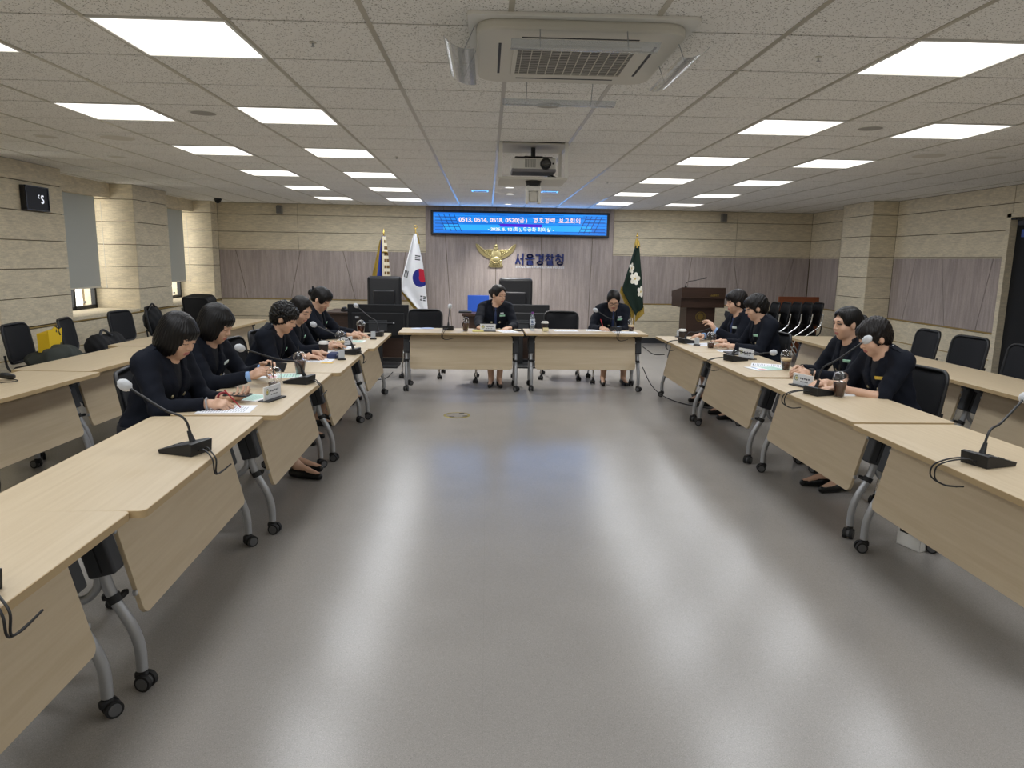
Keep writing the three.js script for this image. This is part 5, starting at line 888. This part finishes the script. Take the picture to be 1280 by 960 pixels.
// ---------------------------------------------------------------- cups, bottle
const clearCup = phy({ color: '#ffffff', transmission: 1, thickness: 0, roughness: .03, ior: 1.4 }), coffee = std({ color: '#3a1a0c', roughness: .25 }), milky = std({ color: '#8a6a48', roughness: .4 }), straw = std({ color: '#15120f', roughness: .4 });
function icedCup(x, z, fill, label, mat = coffee, layer) {
  const t = thing('iced_coffee_cup', label, 'cup', [x, .7205, z], 0, 'cups on the tables');
  mesh('drink', lathe([[0, .004], [.029, .004], [.029 + .017 * fill, .004 + .115 * fill], [0, .004 + .115 * fill]], 24), mat, t);
  if (layer) mesh('foam', lathe([[0, .005 + .115 * fill], [.029 + .017 * fill, .005 + .115 * fill], [.031 + .017 * fill, .03 + .115 * fill], [0, .03 + .115 * fill]], 24), std({ color: '#cdb48a', roughness: .7 }), t);
  mesh('cup_wall', lathe([[.0, .0], [.031, 0], [.0485, .122], [.0475, .122], [.0303, .002], [0, .002]], 28), clearCup, t);
  mesh('dome_lid', lathe([[.051, .12], [.051, .127], [.047, .13], [.043, .15], [.03, .165], [.012, .17], [.011, .169], [.029, .163], [.042, .149], [.046, .129], [.049, .12]], 28), clearCup, t);
  for (let i = 0; i < 5; i++) mesh('ice_cube', rb(.02, .02, .02, .004).rotateY(i * .8).rotateX(i * .5).translate(.02 * Math.cos(i * 1.9), .115 * fill + .004 + .004 * (i % 2), .02 * Math.sin(i * 1.9)), clearCup, t);
  mesh('straw', rod([.005, .02, .005], [-.012, .215, -.01], .0035), straw, t);
}
icedCup(-1.36, -4.57, .55, 'iced coffee in a clear cup behind the name plate, half drunk');
icedCup(-1.39, -5.33, .85, 'nearly full iced coffee in a clear cup beside the microphone');
icedCup(-1.4, -6.88, .4, 'iced latte in a clear cup beside the white-lidded cup', coffee, 1);
icedCup(-1.42, -8.12, .9, 'tall iced coffee in a clear cup before the floor display');
icedCup(-.255, -8.74, .85, 'iced coffee in a clear cup beside the yellow notepad');
icedCup(1.84, -8.98, .45, 'iced latte in a clear cup beside the person in glasses', coffee, 1);
icedCup(2.33, -7.28, .42, 'iced coffee in a clear cup before the raised hand');
icedCup(2.5, -5.8, .62, 'iced latte in a clear cup beside the clasped hands', coffee, 1);
icedCup(2.37, -4.62, .8, 'iced coffee in a clear cup beside the name plate and microphone, door side');
const kraft = std({ color: '#2c2520', roughness: .7 });
function hotCup(x, z, label) { const t = thing('paper_cup', label, 'cup', [x, .7205, z], 0, 'cups on the tables'); mesh('cup_wall', lathe([[0, 0], [.03, 0], [.042, .1], [0, .1]], 24), kraft, t); mesh('lid', lathe([[.0445, .098], [.0445, .106], [.041, .11], [.038, .122], [.034, .122], [.033, .117], [0, .117]], 24), M.white, t); mesh('sleeve', lathe([[.0335, .025], [.04, .075], [.041, .075], [.0345, .025]], 24), std({ color: '#3b322b', roughness: .8 }), t); }
hotCup(-1.46, -6.43, 'dark paper cup with a white lid, before the bowed head');
hotCup(2.24, -8.05, 'dark paper cup with a white lid near the lectern');
hotCup(.73, -8.85, 'dark paper cup with a white lid beside the water bottle');
tag(mesh('sticky_note', rb(.07, .045, .002, .0008, .735, .748, -8.79), std({ color: '#efe7bd', roughness: .9 })), 'cream note leaning on the paper cup by the water bottle', 'note');
{ const t = thing('water_bottle', 'clear plastic water bottle with a purple cap and blue label', 'bottle', [.577, .7205, -8.92]); mesh('bottle_wall', lathe([[0, 0], [.03, 0], [.033, .01], [.031, .05], [.033, .1], [.033, .15], [.025, .185], [.013, .2], [.013, .215], [0, .215]], 24), phy({ color: '#eaf2f8', transmission: .85, thickness: 0, roughness: .08 }), t); mesh('cap', cyl(.015, .015, .02, 0, .222, 0), std({ color: '#7a3a8c', roughness: .4 }), t); mesh('label_band', lathe([[.0335, .07], [.0338, .14]], 24), std({ color: '#cfd9e8', roughness: .5 }), t); mesh('label_print', [.08, .1, .12].map((y, i) => new THREE.CylinderGeometry(.0341, .0341, .01, 20, 1, true, -.6, 1.2 - .2 * i).translate(0, y, 0)), std({ color: '#34507e', roughness: .5 }), t); }
// ---------------------------------------------------------------- name plates
const cardTex = canvasTex(256, 112, (g, w, h) => { g.fillStyle = '#e4e8ee'; g.fillRect(0, 0, w, h); g.strokeStyle = '#6d7a3a'; g.lineWidth = 7; g.beginPath(); g.arc(46, 46, 24, 0, 7); g.stroke(); g.fillStyle = '#c3b55a'; g.beginPath(); g.arc(46, 46, 14, 0, 7); g.fill(); g.fillStyle = '#3c4658'; for (let i = 0; i < 5; i++) g.fillRect(92 + i * 27, 34 + i % 2 * 3, 19, 16); for (let i = 0; i < 4; i++) g.fillRect(100 + i * 27, 72, 18, 9); });
const cardMat = std({ map: cardTex, roughness: .4 });
function namePlate(x, z, turn, label) { const t = thing('name_plate', label, 'name plate', [x, .7205, z], turn, 'name plates'); mesh('base', rb(.2, .008, .075, .002, 0, .004, 0), M.black, t); mesh('acrylic', rb(.19, .082, .008, .002, 0, .049, 0), M.white, t); const c = mesh('card', new THREE.PlaneGeometry(.186, .078).translate(0, .049, .0046), cardMat, t, true); }
namePlate(-1.31, -4.35, LR - .25, 'standing name plate with a round crest beside the writing person');
namePlate(2.29, -5.0, -LR + .35, 'standing name plate with a round crest beside the yellow-badge person');
namePlate(.02, -8.74, 0, 'standing name plate with a round crest at the aisle end');
namePlate(2.42, -6.5, -LR + .4, 'standing name plate behind the low microphone');
namePlate(-1.39, -7.1, LR - .5, 'standing name plate behind the iced latte, window side');
function stand(x, z, turn, label) { const t = thing('acrylic_stand', label, 'stand', [x, .7205, z], turn, 'clear acrylic stands'); mesh('foot', rb(.07, .012, .05, .004, 0, .006, 0), M.black, t); mesh('holder', rb(.05, .07, .018, .004, 0, .05, 0), std({ color: '#b9bfc6', roughness: .25 }), t); }
stand(-1.24, -6.12, .3, 'small clear stand beside the blue pouch', 0.13); stand(-1.22, -7.72, .2, 'small clear stand beside the orange folder'); stand(2.27, -8.32, .5, 'small clear stand at the table end near the lectern'); stand(2.25, -7.5, -.4, 'small clear stand beside the microphone of the hand raiser');
// ---------------------------------------------------------------- papers, folders, phones
const sheetTex = canvasTex(256, 360, (g, w, h) => { g.fillStyle = '#eef0f5'; g.fillRect(0, 0, w, h); g.fillStyle = '#9aa0ac'; for (let i = 0; i < 16; i++) g.fillRect(26, 40 + i * 18, 150 + (i * 53) % 60, 5); g.fillStyle = '#4b5260'; g.fillRect(60, 16, 130, 10); });
const mapTex = canvasTex(256, 360, (g, w, h) => { g.fillStyle = '#eef1f2'; g.fillRect(0, 0, w, h); g.fillStyle = '#bfe0d2'; g.fillRect(20, 150, 216, 180); g.fillStyle = '#d9a3a8'; g.fillRect(20, 60, 90, 70); g.fillStyle = '#8ea3c6'; g.fillRect(130, 60, 100, 30); g.fillStyle = '#7d8590'; for (let i = 0; i < 6; i++) g.fillRect(30, 170 + i * 25, 190, 4); });
const sheetMat = std({ map: sheetTex, roughness: .9 }), mapMat = std({ map: mapTex, roughness: .9 });
function sheet(x, z, turn, label, mat = sheetMat, y = .7205, n = 1) {
  const t = thing('paper_sheet', label, 'paper', [x, y, z], turn, 'papers on the tables'); mesh('stack', bx(.21, .0012 * n, .297, 0, .0006 * n, 0), M.paper, t); mesh('print', new THREE.PlaneGeometry(.208, .295).rotateX(-Math.PI / 2).translate(0, .0012 * n + .0004, 0), mat, t, true);
}
sheet(-1.48, -4.05, LR + .1, 'white printed sheet under the writing hand');
sheet(-1.5, -4.42, LR - .3, 'sheet with green and red print beside the name plate', mapMat);
sheet(-1.5, -5.25, LR + .2, 'sheet with coloured print under the raised phone', mapMat);
sheet(-1.45, -6.05, LR, 'white sheet beside the yellow sticky note');
sheet(-1.55, -6.55, LR + .1, 'white pad of paper below the bowed readers', sheetMat, .7205, 6);
sheet(-1.42, -7.5, LR, 'sheet with green print beside the orange folder', mapMat);
sheet(-1.45, -6.98, LR - .2, 'white sheet beside the iced latte, window side');
sheet(.26, -8.76, .3, 'white sheet beside the name plate at the aisle end');
sheet(1.0, -8.95, LR + .1, 'white sheet beside the paper cup at the aisle end');
sheet(1.42, -9.02, LR - .1, 'white sheet under the writing hand of the person in glasses');
sheet(1.98 - .25, -8.82, LR, 'white sheet beside the microphone of the person in glasses');
sheet(2.35, -7.6, LR + .3, 'white sheet before the raised hand');
sheet(2.46, -6.05, LR - .4, 'white printed sheet spread before the clasped hands'); sheet(2.36, -5.86, LR + .2, 'sheet with green print spread before the clasped hands', mapMat, .7222);
sheet(2.5, -4.75, LR + .1, 'white pad with lines under the yellow-badge person', sheetMat, .7205, 10);
sheet(2.48, -7.05, LR, 'white sheet beside the open dark folder');
for (const [x, z, k] of [[-.86, -8.98, 0], [-.74, -9.0, 1]]) tag(mesh('paper_disc', cyl(.09, .09, .002, x, .7217 + k * .0022, z, 28), std({ color: k ? '#a9b6d6' : '#c8cfe0', roughness: .9 })), k ? 'deep blue paper disc lying on another disc' : 'pale paper disc on the table before the empty chair', 'paper', 'paper discs');
tag(mesh('notepad', rb(.14, .012, .1, .002, -.1, .7265, -8.72), std({ color: '#e3d98a', roughness: .9 })), 'pale yellow notepad beside the name plate at the aisle end', 'notepad');
{ const o = std({ color: '#c98258', roughness: .6 }); tag(mesh('document_folder', rb(.24, .014, .34, .004, -1.5, .7275, -7.95), o), 'orange folder on the table by the floor display', 'folder'); tag(mesh('document_folder', rb(.2, .02, .3, .004, -1.52, .7306, -6.25).translate(0, 0, 0), std({ color: '#a5673f', roughness: .6 })), 'brown leather folder beside the white-lidded cup', 'folder');
  tag(mesh('document_folder', [rb(.3, .012, .22, .004, 2.5, .7265, -6.83), rb(.02, .02, .22, .004, 2.64, .7305, -6.83)], std({ color: '#26272d', roughness: .5 })), 'dark open folder before the round green badge', 'folder'); }
{ const t = thing('pouch', 'navy blue zipped pouch beside the microphone, window side', 'pouch', [-1.33, .7205, -6.22], LR); mesh('pouch_body', rb(.16, .05, .09, .022, 0, .025, 0, 4), std({ color: '#2a3558', roughness: .8 }), t); mesh('zip', bx(.15, .004, .004, 0, .034, .044), M.silver, t); }
tag(mesh('sticky_note', rb(.1, .002, .075, .0008, -1.32, .7218, -5.93), std({ color: '#e2bf6a', roughness: .9 })), 'yellow sticky note beside the white sheet', 'note');
tag(mesh('tissue', [0, 1, 2, 3].map(i => new THREE.IcosahedronGeometry(.025, 1).scale(1, .7, 1.2).translate(-1.38 + .02 * i, .742, -6.4 + .022 * (i % 2))), M.white), 'crumpled white tissue beside the microphone and pouch', 'tissue');
function phone(x, y, z, q, label) { const t = thing('mobile_phone', label, 'phone', [x, y, z]); t.rotation.set(...q); mesh('case', rb(.075, .009, .155, .004, 0, .0045, 0), M.black, t); mesh('screen', bx(.068, .0006, .146, 0, .0093, 0), phy({ color: '#15171c', roughness: .08, clearcoat: 1 }), t); }
phone(-1.487, .762, -4.257, [0, LR - .2, .04], 'black phone in the raised palm of the writing person'); phone(-1.455, .83, -4.93, [0, LR - .2, .8], 'tilted phone held up in both hands'); phone(.4, .7205, -8.85, [0, .5, 0], 'black phone lying on the table at the aisle end');
function pen(a, b, col, label) { const t = thing('pen', label, 'pen', [0, 0, 0]); mesh('barrel', rod(a, b, .0035, .0045), std({ color: col, roughness: .35 }), t); mesh('tip', rod(add3(a, mul3(unit(sub3(a, b)), .012)), a, .0008, .0034), M.silver, t); }
pen([-1.415, .7225, -4.09], [-1.51, .82, -4.11], '#a01f2a', 'red pen in the writing hand beside the name plate'); pen([1.5, .7225, -9.03], [1.46, .86, -9.07], '#c4283a', 'red pen in the hand of the person in glasses'); 
{ const t = thing('earphones', 'black earphones with cable lying on a table by the windows', 'earphones', [-3.28, .7205, -4.94]); mesh('ear_pad', [new THREE.TorusGeometry(.035, .016, 10, 20).rotateX(1.2).translate(0, .03, 0)], M.black, t); mesh('cable', tube([[.03, .01, 0], [.1, .006, .05], [.02, .006, .14], [-.1, .006, .1]], .003, 24, 6), M.black, t); }
// ---------------------------------------------------------------- bags and coats
{ const t = thing('yellow_bag', 'bright yellow paper bag on the chair with the grey-green coat', 'bag', [-4.28, .62, -7.12], LR + .1); t.scale.setScalar(.82);
  const y = std({ color: '#e3bc12', roughness: .6, side: THREE.DoubleSide });
  mesh('bag_side', [plate([[-.16, 0], [.13, -.02], [.17, .26], [.1, .24], [.0, .29], [-.1, .25], [-.17, .25]], .008).translate(0, .02, .06)], y, t); mesh('bag_side', plate([[-.16, 0], [.13, 0], [.17, .24], [-.17, .22]], .008).translate(0, .02, -.06), y, t); mesh('gusset', [b2(-.165, -.155, .02, .24, -.06, .066), b2(.13, .14, .02, .24, -.06, .066), b2(-.16, .13, .02, .03, -.06, .066)], y, t); mesh('handle', tube([[.02, .24, .07], [.05, .32, .05], [.1, .2, .075]], .009, 16), M.black, t); mesh('sticker', cyl(.018, .018, .003).rotateX(Math.PI / 2).translate(.11, .09, .07), M.darkGrey, t); }
{ const t = thing('coat', 'grey-green coat heaped over the chair seat beneath the yellow bag', 'coat', [-4.3, 0, -7.15], LR);
  rawMesh('coat_cloth', sdfMesh([ell([0, .55, .0], [.24, .09, .22], null, .05), ell([-.05, .6, .12], [.2, .1, .12], null, .05), cap([-.2, .58, .1], [-.24, .4, .22], .07, .06, .05), cap([.15, .6, .1], [.24, .45, .24], .07, .05, .05), fnp([-.5, .2, -.4], [.5, 1, .5], (x, y, z, d) => Math.abs(d) < .05 ? d + .009 * Math.sin(x * 38 + 2 * Math.sin(z * 22)) * Math.sin(z * 31 + y * 25) : d)], .012), std({ color: '#3b3f3a', roughness: .95 }), t); mesh('tag', rb(.05, .05, .02, .01, -.24, .5, .2), std({ color: '#b7d432', roughness: .6 }), t); }
{ const t = thing('backpack', 'black backpack with loops and a white tag on the chair under the sill', 'backpack', [-4.2, 0, -7.85], LR);
  rawMesh('pack_body', sdfMesh([ell([0, .58, .05], [.21, .13, .15], null, .05), ell([.1, .62, .1], [.15, .12, .12], null, .05), ell([-.14, .6, .06], [.14, .14, .12], null, .05), fnp([-.5, .2, -.4], [.5, 1, .5], (x, y, z, d) => Math.abs(d) < .05 ? d + .008 * Math.sin(x * 60 + z * 20) * Math.sin(y * 55 + z * 45) : d)], .012), M.blackMatte, t); mesh('strap', tube([[-.2, .66, .1], [-.1, .78, .1], [.02, .7, .14]], .014, 18), M.darkGrey, t); mesh('tag', rb(.02, .03, .01, .004, .06, .6, .215), M.white, t); }
{ const t = thing('shoulder_bag', 'black bag hung on the chair back by the nested chairs, window side', 'bag', [-4.5, 0, -9.8], LR); rawMesh('bag_body', sdfMesh([ell([0, .72, 0], [.2, .17, .1], null, .05), ell([.06, .6, .03], [.16, .12, .1], null, .05), fnp([-.5, .2, -.4], [.5, 1.1, .5], (x, y, z, d) => Math.abs(d) < .05 ? d + .007 * Math.sin(x * 50) * Math.sin(y * 45 + z * 30) : d)], .013), M.blackMatte, t); mesh('strap', tube([[-.15, .82, 0], [0, .93, 0], [.15, .82, 0]], .012, 16), M.black, t); }
{ const t = thing('paper_bag', 'white paper bag with black stripes on the floor under a table', 'bag', [2.55, 0, -3.83], .35); mesh('bag_side', [b2(-.13, .13, 0, .2, .072, .076), b2(-.13, .13, 0, .2, -.076, -.072), b2(-.13, -.126, 0, .2, -.076, .076), b2(.126, .13, 0, .2, -.076, .076), b2(-.13, .13, 0, .004, -.076, .076)], M.white, t); mesh('stripe', [b2(-.132, -.13, .08, .2, -.06, .0), b2(-.08, .1, .1, .16, .076, .078)], M.black, t); mesh('contents', rb(.22, .14, .12, .03, 0, .09, 0), M.black, t); }
// ---------------------------------------------------------------- floor outlet and cables
{ const t = thing('floor_outlet', 'round floor outlet cover with a brass ring in the aisle', 'outlet', [-.295, 0, -7.2]); mesh('cover', cyl(.115, .115, .004, 0, .002, 0, 36), std({ color: '#8d8780', roughness: .4 }), t); mesh('brass_ring', lathe([[.112, 0], [.112, .005], [.132, .005], [.135, 0]], 40), std({ color: '#9c8f4d', roughness: .4, metalness: .5 }), t); mesh('notch', [0, 1, 2, 3].map(i => bx(.05, .002, .016, .1 * Math.cos(i * 1.57 + .5), .0065, .1 * Math.sin(i * 1.57 + .5))), M.darkGrey, t); }
tag(mesh('power_cable', tube([[1.95, .55, -8.75], [2.05, .48, -8.6], [2.14, .5, -8.42]], .006, 20, 6), M.black), 'black cable strung between the corner tables near the lectern', 'cable', 'loose cables');
tag(mesh('power_cable', tube([[1.95, .3, -8.72], [2.02, .12, -8.55], [2.1, .03, -8.3], [2.25, .007, -7.9], [2.5, .007, -7.6]], .006, 30, 6), M.black), 'black cable running down to the floor by the corner tables', 'cable', 'loose cables');
tag(mesh('power_cable', tube([[-1.15, .2, -8.75], [-1.25, .1, -8.9], [-1.45, .05, -9.0], [-1.6, .02, -9.3], [-1.6, .03, -10.2]], .006, 30, 6), M.black), 'black cable between the orange folder table and the floor display', 'cable', 'loose cables');
renderer.render(scene, camera);
